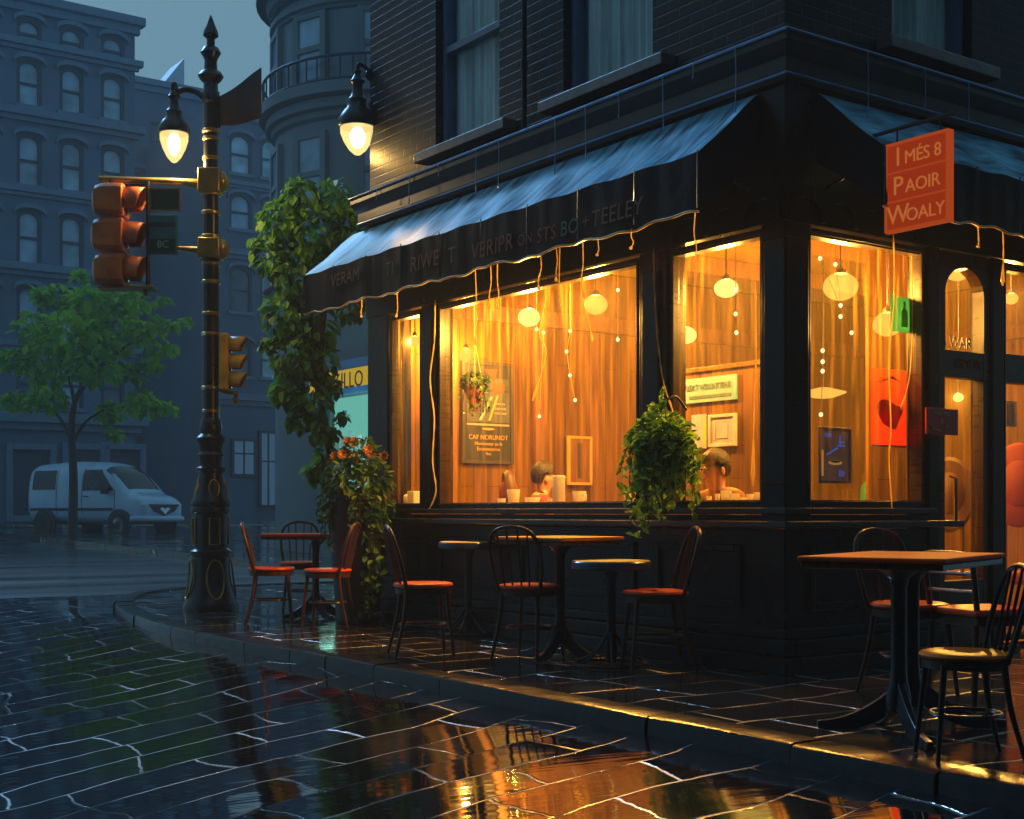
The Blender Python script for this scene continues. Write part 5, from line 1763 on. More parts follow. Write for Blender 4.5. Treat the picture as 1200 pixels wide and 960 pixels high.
def flat_thing(name, label, cat, axis, c, w, h, bodym, th=0.014, frame=None, fw=0.02, shapes=(), texts=(), group=None):
    """a framed or plain flat thing; shapes are (part, material, [(p, q), ...]), texts (material, body, size, p, q)"""
    t = thing(name, label, cat, c, FB, group)
    def pt(p, q, n=0.0):
        return (c[0] - n, c[1] - p, c[2] + q) if axis == 'a' else (c[0] + p, c[1] - n, c[2] + q)
    mb = MB()
    if th > 0: mb.prism([(-w / 2, -h / 2), (w / 2, -h / 2), (w / 2, h / 2), (-w / 2, h / 2)], pt, -th / 2, th / 2)
    else: mb.quad(pt(-w / 2, -h / 2), pt(w / 2, -h / 2), pt(w / 2, h / 2), pt(-w / 2, h / 2))     # a sheet of paper
    bo = mb.build('sheet', bodym, t)
    if frame:
        mb = MB()
        for (p0, p1, q0, q1) in ((-w / 2 - fw, -w / 2 + 0.004, -h / 2 - fw, h / 2 + fw), (w / 2 - 0.004, w / 2 + fw, -h / 2 - fw, h / 2 + fw), (-w / 2 + .005, w / 2 - .005, -h / 2 - fw, -h / 2 + 0.004), (-w / 2 + .005, w / 2 - .005, h / 2 - 0.004, h / 2 + fw)):
            mb.prism([(p0, q0), (p1, q0), (p1, q1), (p0, q1)], pt, -th / 2 - 0.003, th / 2 + 0.010)
        mb.build('frame', frame, t, bevel=0.003)
    k = 0
    for (nm, m_, poly) in shapes:
        mb = MB(); mb.prism(poly, pt, th / 2 + 0.001, th / 2 + 0.003 + 0.0006 * k); mb.build(nm, m_, bo); k += 1
    for (m_, body, size, p, q) in texts:
        mb = text_mb(MB(), body, size, pt(p, q, th / 2 + 0.006), XA if axis == 'a' else XB, ZD, 0.003); mb.build('lettering', m_, bo)
    return t
def rc(p0, p1, q0, q1): return [(p0, q0), (p1, q0), (p1, q1), (p0, q1)]
def ell(p, q, a, b, n=16): return [(p + a * math.cos(6.2832 * i / n), q + b * math.sin(6.2832 * i / n)) for i in range(n)]
def box_hit(axis_plane, val, x0, x1, y0, y1):
    xm, ym = (x0 + x1) / 2, (y0 + y1) / 2
    c = hit(xm, ym, axis_plane, val)
    l, r = hit(x0, ym, axis_plane, val), hit(x1, ym, axis_plane, val)
    tpp, bt = hit(xm, y0, axis_plane, val), hit(xm, y1, axis_plane, val)
    return c, (Vector(l) - Vector(r)).length, tpp[2] - bt[2]
# chalkboard on the end wall, seen square on from the street
c, w, h = box_hit('b', IB - 0.045, 544, 598, 428, 540)
flat_thing('menu_board', 'tall black framed menu board with red cards at its top and gold writing below', 'menu board', 'b', c, w, h, 'board_black', 0.03, 'frame_dark', 0.03,
           [('panel', 'board_slate', rc(-w * .46, w * .46, -h * .10, h * .22)), ('panel', 'frame_silver', rc(-w * .46, w * .46, -h * .135, -h * .115)), ('panel', 'board_slate', rc(-w * .44, w * .44, h * .24, h * .36)),
            ('drawing', 'chalk', [(-w * .2, -h * .08), (-w * .15, -h * .08), (w * .1, h * .17), (w * .05, h * .17)]), ('drawing', 'chalk_gold', [(w * .0, -h * .08), (w * .04, -h * .08), (w * .22, h * .18), (w * .18, h * .18)]),
            ('card', 'poster_red', [(-w * .1, h * .45), (w * .2, h * .46), (w * .12, h * .34)]), ('card', 'poster_red', rc(w * .1, w * .34, h * .22, h * .31)),
            ('drawing', 'chalk_gold', ell(0.0, -h * .17, w * .13, h * .012))],
           [('chalk_gold', "CAF NORUNOT", 0.062, 0.0, -h * .26), ('chalk_gold', "Monoenour au le", 0.045, 0.0, -h * .325), ('chalk_gold', "Enoonoonou", 0.05, 0.0, -h * .38), ('chalk_gold', "Bee", 0.04, 0.0, -h * .43),
            ('chalk', "oun au", 0.04, w * .26, h * .10), ('chalk', "rou noe", 0.04, w * .26, h * .05), ('chalk', "one mua", 0.04, w * .26, 0.0)])
c, w, h = box_hit('b', IB - 0.08, 667, 691, 514, 566)
flat_thing('wall_mirror', 'small narrow gold framed mirror low on the back wall', 'mirror', 'b', c, w, h, 'brown_wood', 0.02, 'chalk_gold', 0.022, [('panel', 'frame_dark', rc(-w * .12, w * .12, -h * .4, h * .4))])
# on the screen in the window left of the corner pier
SA = SCA - 0.012
c, w, h = box_hit('a', SA, 798, 863, 442, 471)
flat_thing('notice', 'pale teal notice with two lines of grey lettering', 'notice', 'a', c, w, h, 'paper_teal', 0.014, None, 0.0, [('panel', 'ink_grey', rc(-w * .34, w * .40, -h * .34, -h * .22))], [('ink_grey', "BEKT VOUNITENS", 0.058, 0.0, h * .12)])
c, w, h = box_hit('a', SA, 831, 863, 486, 523)
flat_thing('picture', 'white framed grey picture below the teal notice', 'picture', 'a', c, w * .86, h * .86, 'paper_grey', 0.012, 'paper_white', 0.02, [('panel', 'paper_white', rc(-w * .3, -w * .26, -h * .3, h * .3)), ('panel', 'paper_lilac', rc(-w * .2, w * .2, -h * .25, h * .22))])
c, w, h = box_hit('a', SA, 811, 828, 486, 526)
flat_thing('paper_sheet', 'lilac paper sheet pinned left of the white framed picture', 'paper', 'a', c, w, h, 'paper_lilac', 0.01, None, 0, [('panel', 'table_yellow', rc(w * .34, w * .5, -h * .5, h * .4))])
# on the glass right of the corner pier
c, w, h = box_hit('b', 0.115, 961, 995, 504, 564)
flat_thing('framed_poster', 'dark blue poster with neon outlines in a silver frame', 'poster', 'b', c, w, h, 'glass_navy', 0.0, 'frame_silver', 0.016,
           [('drawing', 'neon_gold', ell(w * .02, -h * .14, w * .24, h * .045)), ('drawing', 'board_black', ell(w * .02, -h * .12, w * .17, h * .02)), ('drawing', 'neon_blue', rc(w * .12, w * .34, h * .18, h * .21)), ('drawing', 'neon_blue', rc(w * .14, w * .32, h * .25, h * .28)), ('drawing', 'neon_blue', rc(w * .16, w * .19, h * .18, h * .4)), ('drawing', 'neon_gold', rc(-w * .45, -w * .40, -h * .4, h * .1)),
            ('drawing', 'neon_blue', [(-w * .3, h * .02), (-w * .26, h * .0), (w * .1, h * .14), (w * .08, h * .17)])], [('neon_blue', "00", 0.055, w * .22, -h * .36), ('neon_blue', "vio", 0.05, -w * .25, h * .40)])
c, w, h = box_hit('b', 0.16, 1021, 1062, 433, 524)
flat_thing('red_poster', 'large bright red poster on the glass right of the pier', 'poster', 'b', c, w, h, 'glass_red', 0.0, None, 0,
           [('drawing', 'glass_red_dark', [(w * (.02 + .34 * math.cos(q) * (1 + .22 * math.sin(3 * q))), h * (-.08 + .2 * math.sin(q) * (1 + .25 * math.cos(2 * q + 1)))) for q in [6.2832 * i / 26 for i in range(26)]]), ('border', 'paper_white', rc(-w * .5, w * .5, -h * .5, -h * .475)), ('drawing', 'upholstery_red', [(-w * .44, h * .3), (w * .1, h * .38), (w * .4, h * .33), (w * .1, h * .42)])])
c, w, h = box_hit('b', 0.10, 1043, 1066, 348, 389)
flat_thing('green_card', 'small green card with a bottle drawing on the glass', 'card', 'b', c, w, h, 'glass_green', 0.0, None, 0, [('drawing', 'glass_lime', [(w * .08, -h * .35), (w * .38, -h * .35), (w * .38, h * .08), (w * .28, h * .2), (w * .28, h * .38), (w * .18, h * .38), (w * .18, h * .2), (w * .08, h * .08)])])
c, w, h = box_hit('b', 0.105, 1069, 1076, 440, 538)
flat_thing('paper_strip', 'narrow grey paper strip at the right edge of the red poster', 'paper', 'b', c, w, h, 'glass_grey', 0.0)
c, w, h = box_hit('b', 0.5, 1173, 1191, 470, 500)
flat_thing('notice', 'grey striped notice on the glass right of the door', 'notice', 'b', c, w, h, 'paper_grey', 0.012, None, 0, [('panel', 'ink_grey', rc(-w * .2, -w * .1, -h * .4, h * .4)), ('panel', 'ink_grey', rc(w * .1, w * .2, -h * .4, h * .4))])

# crockery on the window boards
def on_board(x, y):                 # pixel -> window board of the left-hand windows
    return hit(x, y, 'a', 0.16)[1]
Z0 = 1.013
def cup(label, b, r, h, handle=False, a=0.2, m='ceramic', group='white crockery on the window board', axis='a'):
    loc = (a, b, Z0)
    t = thing('cup' if not handle else 'mug', label, 'cup', loc, FB, group)
    mb = MB(); mb.lathe([(r * .72, 0), (r * .78, 0.004), (r, h * 0.95), (r, h), (r * .9, h), (r * .72, 0.012), (0.001, 0.010)], loc, 20)
    mb.build('body', m, t, smooth=40)
    if handle:
        mb = MB(); mb.tube(smooth_path([(a, b - r * .93, Z0 + h * .8), (a, b - r * 1.5, Z0 + h * .72), (a, b - r * 1.5, Z0 + h * .35), (a, b - r * .84, Z0 + h * .25)], 5), 0.006, 6); mb.build('handle', m, t, smooth=60)
    return t
cup('small round white cup left of the tall cup under the menu board', on_board(583, 580), 0.034, 0.055)
cup('tall white cup standing under the menu board', on_board(597, 580), 0.052, 0.125)
cup('low wide white bowl between the tall cup and the canister', on_board(619, 580), 0.062, 0.06)
cup('tiny white cup touching the left side of the white canister', on_board(641, 580), 0.03, 0.05)
mb = MB(); b_ = on_board(650, 580)
mb.lathe([(0.045, 0), (0.048, 0.004), (0.048, 0.19), (0.050, 0.192), (0.050, 0.215), (0.044, 0.222), (0.001, 0.224)], (0.2, b_, Z0), 20)
solo('canister', mb, 'canister', 'tall white canister on the window board of the big window', 'canister', (0.2, b_, Z0), FB, smooth=40)
cup('white mug with a handle right of the canister', on_board(674, 580), 0.052, 0.10, True)
cup('white mug with a handle in the right corner of the big window', on_board(733, 580), 0.045, 0.115, True)
mb = MB(); b_ = on_board(470, 580)
mb.lathe([(0.045, 0), (0.048, 0.006), (0.048, 0.09), (0.02, 0.12), (0.02, 0.15), (0.024, 0.16), (0.001, 0.162)], (0.2, b_, Z0), 18)
solo('bottle', mb, 'canister', 'short white bottle in the narrow window', 'bottle', (0.2, b_, Z0), FB, smooth=40)
mb = MB(); b_ = on_board(483, 580)
mb.box(0.14, 0.26, b_ - 0.055, b_ + 0.055, Z0, Z0 + 0.13)
solo('storage_box', mb, 'canister', 'square white box beside the bottle in the narrow window', 'box', (0.2, b_, Z0), FB, bevel=0.008)
for x, r, h, lb in ((827, .018, .05, 'thin white candle, first one right of the hanging basket'), (837, .018, .065, 'taller thin white candle, second from the hanging basket'), (847, .036, .085, 'largest white cup in the window left of the pier'), (857, .034, .065, 'white cup just right of the largest one near the pier'), (867, .026, .04, 'low white cup, third from the right in the window by the pier'), (875, .024, .06, 'small white cup, second from the right in the window by the pier'), (884, .026, .07, 'small white cup closest to the corner pier')):
    cup(lb, on_board(x, 578), r, h, a=0.19, group='small white crockery by the corner pier')
# round-backed chairs inside
def lounge_chair(px_, py_, Y, r, face, label, back='upholstery_dark', pad='upholstery_red'):
    a, b, z = W2B(*P(px_, py_, Y))
    t = thing('lounge_chair', label, 'chair', (a, b, 0.032), FB, 'round backed chairs inside the cafe', rotz=face, local=True)
    zc = z - 0.032
    mb = MB(); mb.lathe([(r * .2, -0.045), (r * .9, -0.045), (r, -0.02), (r, 0.02), (r * .92, 0.04), (r * .2, 0.045)], (0, 0, zc), 28, 'x')
    mb.lathe([(0.001, -0.045), (r * .2, -0.045)], (0, 0, zc), 28, 'x'); mb.lathe([(r * .2, 0.045), (0.001, 0.045)], (0, 0, zc), 28, 'x')
    mb.v = [(x, y, zc + r - (zc + r - z) * 1.5) for x, y, z in mb.v]
    mb.build('backrest', back, t, smooth=40)
    mb = MB()
    for s_ in (-1, 1): mb.lathe([(0.001, 0.075 * s_), (r * .5, 0.07 * s_), (r * .62, 0.044 * s_)], (0, 0, zc), 24, 'x')
    mb.v = [(x, y, zc + r - (zc + r - z) * 1.35 - r * 0.1) for x, y, z in mb.v]
    mb.build('back_pad', pad, t, smooth=50)
    mb = MB(); mb.box(0.03, 0.48, -0.23, 0.23, 0.36, 0.46); mb.build('seat', back, t, bevel=0.03)
    mb = MB()
    for y in (-0.1, 0.1): mb.tube([(0.0, y, 0.40), (0.0, y, zc - r * 1.6)], 0.016, 8)
    mb.build('back_post', back, t, smooth=50)
    for x in (0.05, 0.44):
        for y in (-0.2, 0.2):
            mb = MB(); mb.tube([(x, y, 0.37), (x, y * 1.05, 0.0)], [0.02, 0.014], 8); mb.build('leg', 'frame_dark', t, smooth=50)
lounge_chair(596, 572, 11.22, 0.15, R(-25), 'dark round backed chair behind the person in the red shirt')

lounge_chair(1112, 565, 10.6, 0.20, R(37), 'dark round backed chair seen through the door glass', 'upholstery_dark', 'upholstery_dark')
lounge_chair(1194, 552, 10.4, 0.22, R(34), 'bright red round backed chair right of the door', 'upholstery_red', 'upholstery_red')
lounge_chair(1020, 575, 11.2, 0.20, R(-40), 'round backed chair behind the red poster', 'upholstery_dark', 'card_green')

# ------------------------------------------------------------------ two seated guests
mat('skin', (0.62, 0.34, 0.20), 0.5, var=0.08)
mat('hair_dark', (0.03, 0.016, 0.01), 0.5, bump=0.4, bscale=60)
mat('shirt_red', (0.50, 0.07, 0.03), 0.8, bump=0.1)
mat('shirt_lilac', (0.42, 0.30, 0.40), 0.8, bump=0.1)
mat('jacket_rust', (0.50, 0.20, 0.06), 0.8, bump=0.1)
mat('trousers', (0.03, 0.03, 0.045), 0.8)
def seated_person(loc, face, label, shirt, lean=0.0):
    t = thing('person', label, 'person', loc, FB, 'guests seated inside the cafe', rotz=face, local=True)
    J, Ed = [], []
    def j(p, r, par=None):
        J.append((p, r)); i = len(J) - 1
        if par is not None: Ed.append((par, i))
        return i
    L_ = lean
    pel = j((0, 0, .53), .135)
    sp_1 = j((0.01, 0, .75), .125, pel); ch = j((.03 + L_, 0, .97), .135, sp_1); nk = j((.05 + L_ * 1.4, 0, 1.09), .058, ch)
    hd = j((.075 + L_ * 1.6, 0, 1.185), .088, nk); j((.07 + L_ * 1.6, 0, 1.265), .082, hd)
    for q in (-1, 1):
        shd = j((.03 + L_, .175 * q, 1.02), .066, ch); el = j((.12 + L_, .225 * q, .76), .045, shd); wr = j((.33, .14 * q, .74), .030, el); pa = j((.39, .12 * q, .745), .032, wr)
        for k, (dy, ln) in enumerate(((-.028, .062), (-.010, .072), (.009, .068), (.026, .052))):
            f1 = j((.39 + ln * .55, .12 * q + dy, .745), .010, pa); j((.39 + ln, .12 * q + dy, .732), .008, f1)
        th = j((.40, .12 * q - .042 * q, .748), .011, pa); j((.43, .12 * q - .05 * q, .74), .009, th)
        hp = j((.03, .095 * q, .50), .09, pel); kn = j((.46, .11 * q, .51), .065, hp); an = j((.45, .11 * q, .09), .042, kn); j((.60, .11 * q, .045), .036, an)
    me = bpy.data.meshes.new('body')
    me.from_pydata([p for p, r in J], Ed, [])
    o = bpy.data.objects.new('body', me); COL.objects.link(o)
    sk = o.modifiers.new('skin', 'SKIN'); sk.use_smooth_shade = True
    sd_ = o.modifiers.new('sub', 'SUBSURF'); sd_.levels = 2; sd_.render_levels = 2
    for i, (p, r) in enumerate(J):
        me.skin_vertices[0].data[i].radius = (r, r)
        me.skin_vertices[0].data[i].use_root = (i == 0)
    dg = bpy.context.evaluated_depsgraph_get()
    ev = bpy.data.meshes.new_from_object(o.evaluated_get(dg))
    bpy.data.objects.remove(o)
    for nm in ('skin', shirt, 'trousers'): ev.materials.append(M[nm])
    for p in ev.polygons:
        c = p.center
        p.material_index = 0 if (c.z > 1.075 or (c.x > .31 and c.z > .68)) else (2 if c.z < .60 else 1)
        p.use_smooth = True
    b_ = bpy.data.objects.new('body', ev); COL.objects.link(b_); b_.parent = t
    hx_, hz_ = .075 + L_ * 1.6, 1.22
    mb = MB(); n = len(mb.v); mb.ball((hx_ - .018, 0, hz_ + .022), .112, .105, .125, 20, 14)
    mb.v = [(min(x, hx_ + .05 + (z - hz_) * .4), y, max(z, hz_ - .05 if x < hx_ - .03 else hz_ + .035)) for x, y, z in mb.v]
    mb.build('hair', 'hair_dark', t, smooth=80)
    mb = MB(); mb.add([(hx_ + .080, 0, hz_ + .01), (hx_ + .112, 0, hz_ - .035), (hx_ + .078, .018, hz_ - .042), (hx_ + .078, -.018, hz_ - .042)], [(0, 1, 2), (0, 3, 1), (1, 3, 2), (0, 2, 3)]); mb.build('nose', 'skin', t)
    for q in (-1, 1):
        mb = MB(); mb.ball((hx_ + .078, .032 * q, hz_ - .002), .010, .013, .008, 10, 6); mb.build('eye', 'hair_dark', t, smooth=60)
        mb = MB(); mb.ball((hx_ - .005, .092 * q, hz_ - .02), .020, .010, .032, 10, 6); mb.build('ear', 'skin', t, smooth=60)
    mb = MB(); mb.ball((hx_ + .080, 0, hz_ - .068), .010, .024, .006, 10, 6); mb.build('mouth', 'shirt_red', t, smooth=60)
    return t
a_, b_, _ = W2B(*P(601, 566, 11.3))
seated_person((a_ + .12, b_ - .1, .032), R(-25), 'dark haired person in red shirt seated at the window under the menu board', 'shirt_red', .03)
a_, b_, _ = W2B(*P(857, 545, 9.15))
seated_person((a_ + .02, b_ + .02, .032), R(175), 'person in rust jacket seated low behind the candles near the corner pier', 'jacket_rust', .05)
mb = MB(); mb.box(a_ - .05, a_ + .30, b_ - .2, b_ + .2, .40, .46)
for dx in (-.03, .27):
    for dy in (-.17, .17): mb.box(a_ + dx - .02, a_ + dx + .02, b_ + dy - .02, b_ + dy + .02, .032, .40)
solo('stool', mb, 'brown_wood', 'square wooden stool under the person in the rust jacket', 'stool', (a_, b_, .032), FB)

# ------------------------------------------------------------------ houses across the junction
RP = random.Random(5)
def arch_window(parent, axis, p, uc, z0, z1, w, arched=True, hood=True, pane='pane_sky', framem='recess_dark', trim='brownstone_trim'):
    """window proud of its recess: frame mesh with pane, sash bar and hood as sub-parts; wall faces -axis"""
    zs = z1 - (w * 0.45 if arched else 0.0)
    mb = MB()
    if arched:
        inn = arch_frame(mb, axis, p + 0.02, p + 0.12, uc - w / 2, uc + w / 2, z0, zs, z1, uc - w / 2 - 0.16, uc + w / 2 + 0.16, z1 + 0.16, 10)
    else:
        rect_frame(mb, axis, p + 0.02, p + 0.12, uc - w / 2 - 0.14, uc + w / 2 + 0.14, z0 - 0.1, z1 + 0.14, 0.14)
        inn = [(uc - w / 2, z0), (uc - w / 2, z1), (uc + w / 2, z1), (uc + w / 2, z0)]
    def pt(u, z, q): return (q, u, z) if axis == 'a' else (u, q, z)
    zm = (z0 + z1) / 2
    a_, b_ = uc - w / 2, uc + w / 2
    q0, q1 = p + 0.05, p + 0.11
    if axis == 'a': mb.box(q0, q1, a_, b_, zm - 0.045, zm + 0.045)
    else: mb.box(a_, b_, q0, q1, zm - 0.045, zm + 0.045)
    fr = mb.build('window', framem, parent)
    mb = MB()
    if axis == 'a': mb.box(p - 0.10, p + 0.05, a_ - 0.2, b_ + 0.2, z0 - 0.16, z0 - 0.01)
    else: mb.box(a_ - 0.2, b_ + 0.2, p - 0.10, p + 0.05, z0 - 0.16, z0 - 0.01)
    mb.build('sill', trim, fr)
    mb = MB(); mb.add([pt(u, z, p + 0.125) for u, z in inn], [tuple(range(len(inn)))])
    mb.build('pane', RP.choice(('pane_sky', 'pane_sky', 'pane_dim', 'pane_pale')), fr)
    if hood:
        mb = MB()
        n = 10
        ro, rr_ = w / 2 + 0.24, 0.15
        arc = [(uc - ro * math.cos(math.pi * k / n), zs + 0.10 + (w * 0.36 if arched else 0.05) * 1.15 * math.sin(math.pi * k / n) + 0.08) for k in range(n + 1)]
        for k in range(n):
            (u0, za), (u1, zb) = arc[k], arc[k + 1]
            vs_ = [pt(u0, za, p - 0.16), pt(u1, zb, p - 0.16), pt(u1, zb + rr_, p - 0.16), pt(u0, za + rr_, p - 0.16), pt(u0, za, p + 0.02), pt(u1, zb, p + 0.02), pt(u1, zb + rr_, p + 0.02), pt(u0, za + rr_, p + 0.02)]
            mb.add(vs_, [(0, 1, 2, 3), (4, 5, 6, 7), (0, 1, 5, 4), (3, 2, 6, 7)] + ([(0, 3, 7, 4)] if k == 0 else []) + ([(1, 2, 6, 5)] if k == n - 1 else []))
        mb.build('hood', trim, fr)
    return fr
def house(name, label, p, u0, u1, z0, z1, wins, wallm, depth=9.0, bands=(), cornice=True, panel=0.2, **kw):
    """house whose front stands on b=p and faces the camera (-b)"""
    t = thing(name, label, 'building', ((u0 + u1) / 2, p, z0), FB)
    mb = MB()
    holes = [(uc - w / 2 - 0.12, uc + w / 2 + 0.12, za - 0.10, zb + 0.12) for (uc, za, zb, w) in wins]
    wall_holes(mb, 'b', p, -1, u0, u1, z0 - 1, z1, holes, 0.2)
    for uc, za, zb, w in wins:
        mb.quad((uc - w / 2 - 0.12, p + 0.2, za - 0.1), (uc + w / 2 + 0.12, p + 0.2, za - 0.1), (uc + w / 2 + 0.12, p + 0.2, zb + 0.12), (uc - w / 2 - 0.12, p + 0.2, zb + 0.12))
    mb.quad((u0, p, z0 - 1), (u0, p + depth, z0 - 1), (u0, p + depth, z1), (u0, p, z1))
    mb.quad((u1, p, z0 - 1), (u1, p + depth, z0 - 1), (u1, p + depth, z1), (u1, p, z1))
    mb.quad((u0, p + depth, z0 - 1), (u1, p + depth, z0 - 1), (u1, p + depth, z1), (u0, p + depth, z1))
    mb.quad((u0, p, z1), (u1, p, z1), (u1, p + depth, z1), (u0, p + depth, z1))
    mb.build('wall', wallm, t)
    for (z, hgt, prj) in bands:
        mb = MB()
        mb.box(u0 - prj * .6, u1 + prj, p - prj, p + 0.05, z, z + hgt)
        mb.box(u0 - prj * .3, u1 + prj * .5, p - prj * .5, p + 0.04, z - hgt * .7, z - 0.002)
        mb.build('string_course', 'brownstone_trim', t, bevel=0.02)
    if cornice:
        mb = MB()
        mb.box(u0 - 0.3, u1 + 0.3, p - 0.35, p + 0.1, z1, z1 + 0.3)
        mb.box(u0 - 0.15, u1 + 0.15, p - 0.18, p + 0.09, z1 - 0.3, z1 - 0.003)
        mb.build('cornice', 'brownstone_trim', t, bevel=0.03)
    for (uc, za, zb, w) in wins:
        arch_window(t, 'b', p, uc, za, zb, w, **kw)
    return t
HB = 42.0
g0 = road_h(0, 40) + 0.2
cols = [hit(x, 200, 'b', HB)[0] for x in (35, 84, 132)]
step = cols[2] - cols[1]
cols = [cols[2] - step * k for k in range(8)][::-1]
hr = hit(158, 100, 'b', HB)[0]
def zh(x, y): return hit(x, y, 'b', HB)[2]
rows = []
for y0, y1 in ((46, 74), (92, 140), (176, 230), (262, 318), (348, 405), (430, 480)):
    rows.append((zh(132, y1), zh(132, y0)))
wins = [(u, za, zb, 0.62) for (za, zb) in rows for u in cols]
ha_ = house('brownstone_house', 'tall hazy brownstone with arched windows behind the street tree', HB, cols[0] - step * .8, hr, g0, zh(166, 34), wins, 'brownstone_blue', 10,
      [(zh(150, 78), 0.22, 0.25), (zh(150, 157), 0.25, 0.3), (zh(150, 242), 0.2, 0.2), (zh(150, 330), 0.25, 0.3), (zh(150, 415), 0.2, 0.2), (zh(150, 500), 0.35, 0.4)])
# ground floor doorways
for x in (36, 100, 143):
    u = hit(x, 560, 'b', HB)[0]
    mb = MB()
    rect_frame(mb, 'b', HB - 0.16, HB + 0.06, u - 0.85, u + 0.85, g0, zh(x, 520), 0.22)
    d_ = mb.build('doorway', 'brownstone_trim', ha_, bevel=0.02)
    mb = MB(); mb.box(u - 0.62, u + 0.62, HB - 0.03, HB - 0.012, g0 + 0.2, zh(x, 520) - 0.23)
    mb.build('door', 'recess_dark', d_)
# two farther houses closing the street
H2 = 58.0
def z2(x, y, p=H2): return hit(x, y, 'b', p)[2]
u0, u1 = hit(150, 300, 'b', H2)[0], hit(243, 300, 'b', H2)[0]
cs = [hit(x, 300, 'b', H2)[0] for x in (190, 222)]
wins = [(u, z2(205, y1), z2(205, y0), 1.05) for (y0, y1) in ((150, 190), (230, 275), (318, 350), (360, 395), (430, 470)) for u in cs]
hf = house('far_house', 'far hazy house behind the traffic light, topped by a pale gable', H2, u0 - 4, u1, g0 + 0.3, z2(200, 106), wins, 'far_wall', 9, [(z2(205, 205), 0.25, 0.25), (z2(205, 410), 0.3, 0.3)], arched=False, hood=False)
ga_, gb_ = hit(180, 93, 'b', H2 + 1), hit(216, 93, 'b', H2 + 1)
mb = MB()
mb.prism([(ga_[0], z2(190, 106)), (gb_[0], z2(190, 106)), (gb_[0], z2(215, 68, H2 + 1))], lambda p_, q_, d_: (p_, d_, q_), H2 + 1, H2 + 3)
mb.build('gable', 'gable_pale', hf)
H3 = 50.0
u0, u1 = hit(246, 300, 'b', H3)[0], hit(345, 300, 'b', H3)[0]
cs = [hit(x, 300, 'b', H3)[0] for x in (282, 318)]
wins = [(u, hit(282, y1, 'b', H3)[2], hit(282, y0, 'b', H3)[2], 0.85) for (y0, y1) in ((160, 203), (230, 268), (315, 365), (400, 440)) for u in cs]
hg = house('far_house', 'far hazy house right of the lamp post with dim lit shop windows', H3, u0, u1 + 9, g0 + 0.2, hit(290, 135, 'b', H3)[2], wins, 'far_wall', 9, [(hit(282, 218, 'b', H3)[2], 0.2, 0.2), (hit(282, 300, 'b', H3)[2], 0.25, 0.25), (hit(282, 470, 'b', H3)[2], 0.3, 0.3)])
for x0_, x1_, y0, y1, m_ in ((274, 297, 517, 556, 'blue_lit'), (306, 322, 508, 592, 'blue_lit'), (326, 337, 528, 592, 'blue_lit')):
    A_, B_ = hit(x0_, y0, 'b', H3 - 0.1), hit(x1_, y1, 'b', H3 - 0.1)
    mb = MB(); rect_frame(mb, 'b', H3 - 0.2, H3 + 0.02, A_[0] - 0.12, B_[0] + 0.12, B_[2] - 0.1, A_[2] + 0.12, 0.11)
    sf = mb.build('shop_front', 'recess_dark', hg)
    mb = MB(); mb.box(A_[0], B_[0], H3 - 0.12, H3 - 0.10, B_[2], A_[2])
    mb.build('lit_pane', m_, sf)
    mb = MB(); um = (A_[0] + B_[0]) / 2; mb.box(um - 0.04, um + 0.04, H3 - 0.16, H3 - 0.123, B_[2], A_[2]); mb.box(A_[0], um - 0.042, H3 - 0.16, H3 - 0.123, B_[2] + (A_[2] - B_[2]) * .6, B_[2] + (A_[2] - B_[2]) * .6 + 0.07); mb.box(um + 0.042, B_[0], H3 - 0.16, H3 - 0.123, B_[2] + (A_[2] - B_[2]) * .6, B_[2] + (A_[2] - B_[2]) * .6 + 0.07); mb.build('glazing_bar', 'recess_dark', sf)

# unseen terraces on the camera's side of the streets, added to block sky light
def terrace(name, label, axis, p, u0, u1, z1, depth):
    sg_ = 1
    c = (p, (u0 + u1) / 2, -0.6) if axis == 'a' else ((u0 + u1) / 2, p, -0.6)
    t = thing(name, label, 'building', c, FB)
    holes = []
    n = int((u1 - u0) / 2.6)
    for k in range(n):
        u = u0 + (u1 - u0) * (k + 0.5) / n
        for z in (1.0, 4.6, 7.8, 11.0): holes.append((u - 0.55, u + 0.55, z, z + 1.9))
    mb = MB()
    wall_holes(mb, axis, p, 1, u0, u1, -1.0, z1, holes, 0.2)
    def pt(q, u, z): return (q, u, z) if axis == 'a' else (u, q, z)
    for u in (u0, u1): mb.quad(pt(p, u, -1), pt(p - depth, u, -1), pt(p - depth, u, z1), pt(p, u, z1))
    mb.quad(pt(p - depth, u0, -1), pt(p - depth, u1, -1), pt(p - depth, u1, z1), pt(p - depth, u0, z1))
    mb.quad(pt(p, u0, z1), pt(p, u1, z1), pt(p - depth, u1, z1), pt(p - depth, u0, z1))
    mb.build('wall', 'dark_brick', t)
    for (ua, ub, za, zb) in holes:
        mb = MB(); rect_frame(mb, axis, p - 0.19, p - 0.12, ua + .003, ub - .003, za + .003, zb - .003, 0.07)
        w_ = mb.build('window', 'sash_paint', t)
        mb = MB(); mb.quad(pt(p - 0.17, ua + .05, za + .05), pt(p - 0.17, ub - .05, za + .05), pt(p - 0.17, ub - .05, zb - .05), pt(p - 0.17, ua + .05, zb - .05))
        mb.build('pane', 'van_glass', w_)
    mb = MB()
    if axis == 'a': mb.box(p - 0.1, p + 0.35, u0, u1, z1 + .002, z1 + 0.4)
    else: mb.box(u0, u1, p - 0.1, p + 0.35, z1 + .002, z1 + 0.4)
    mb.build('cornice', 'cornice_paint', t, bevel=0.03)
terrace('unseen_terrace', 'unseen dark brick terrace added across the road from the long awning', 'a', -13.0, -24, 3.5, 15.0, 8.0)
terrace('unseen_terrace', 'unseen dark brick terrace added across the road from the cafe door', 'b', -13.5, -11.5, 22.0, 15.0, 8.0)

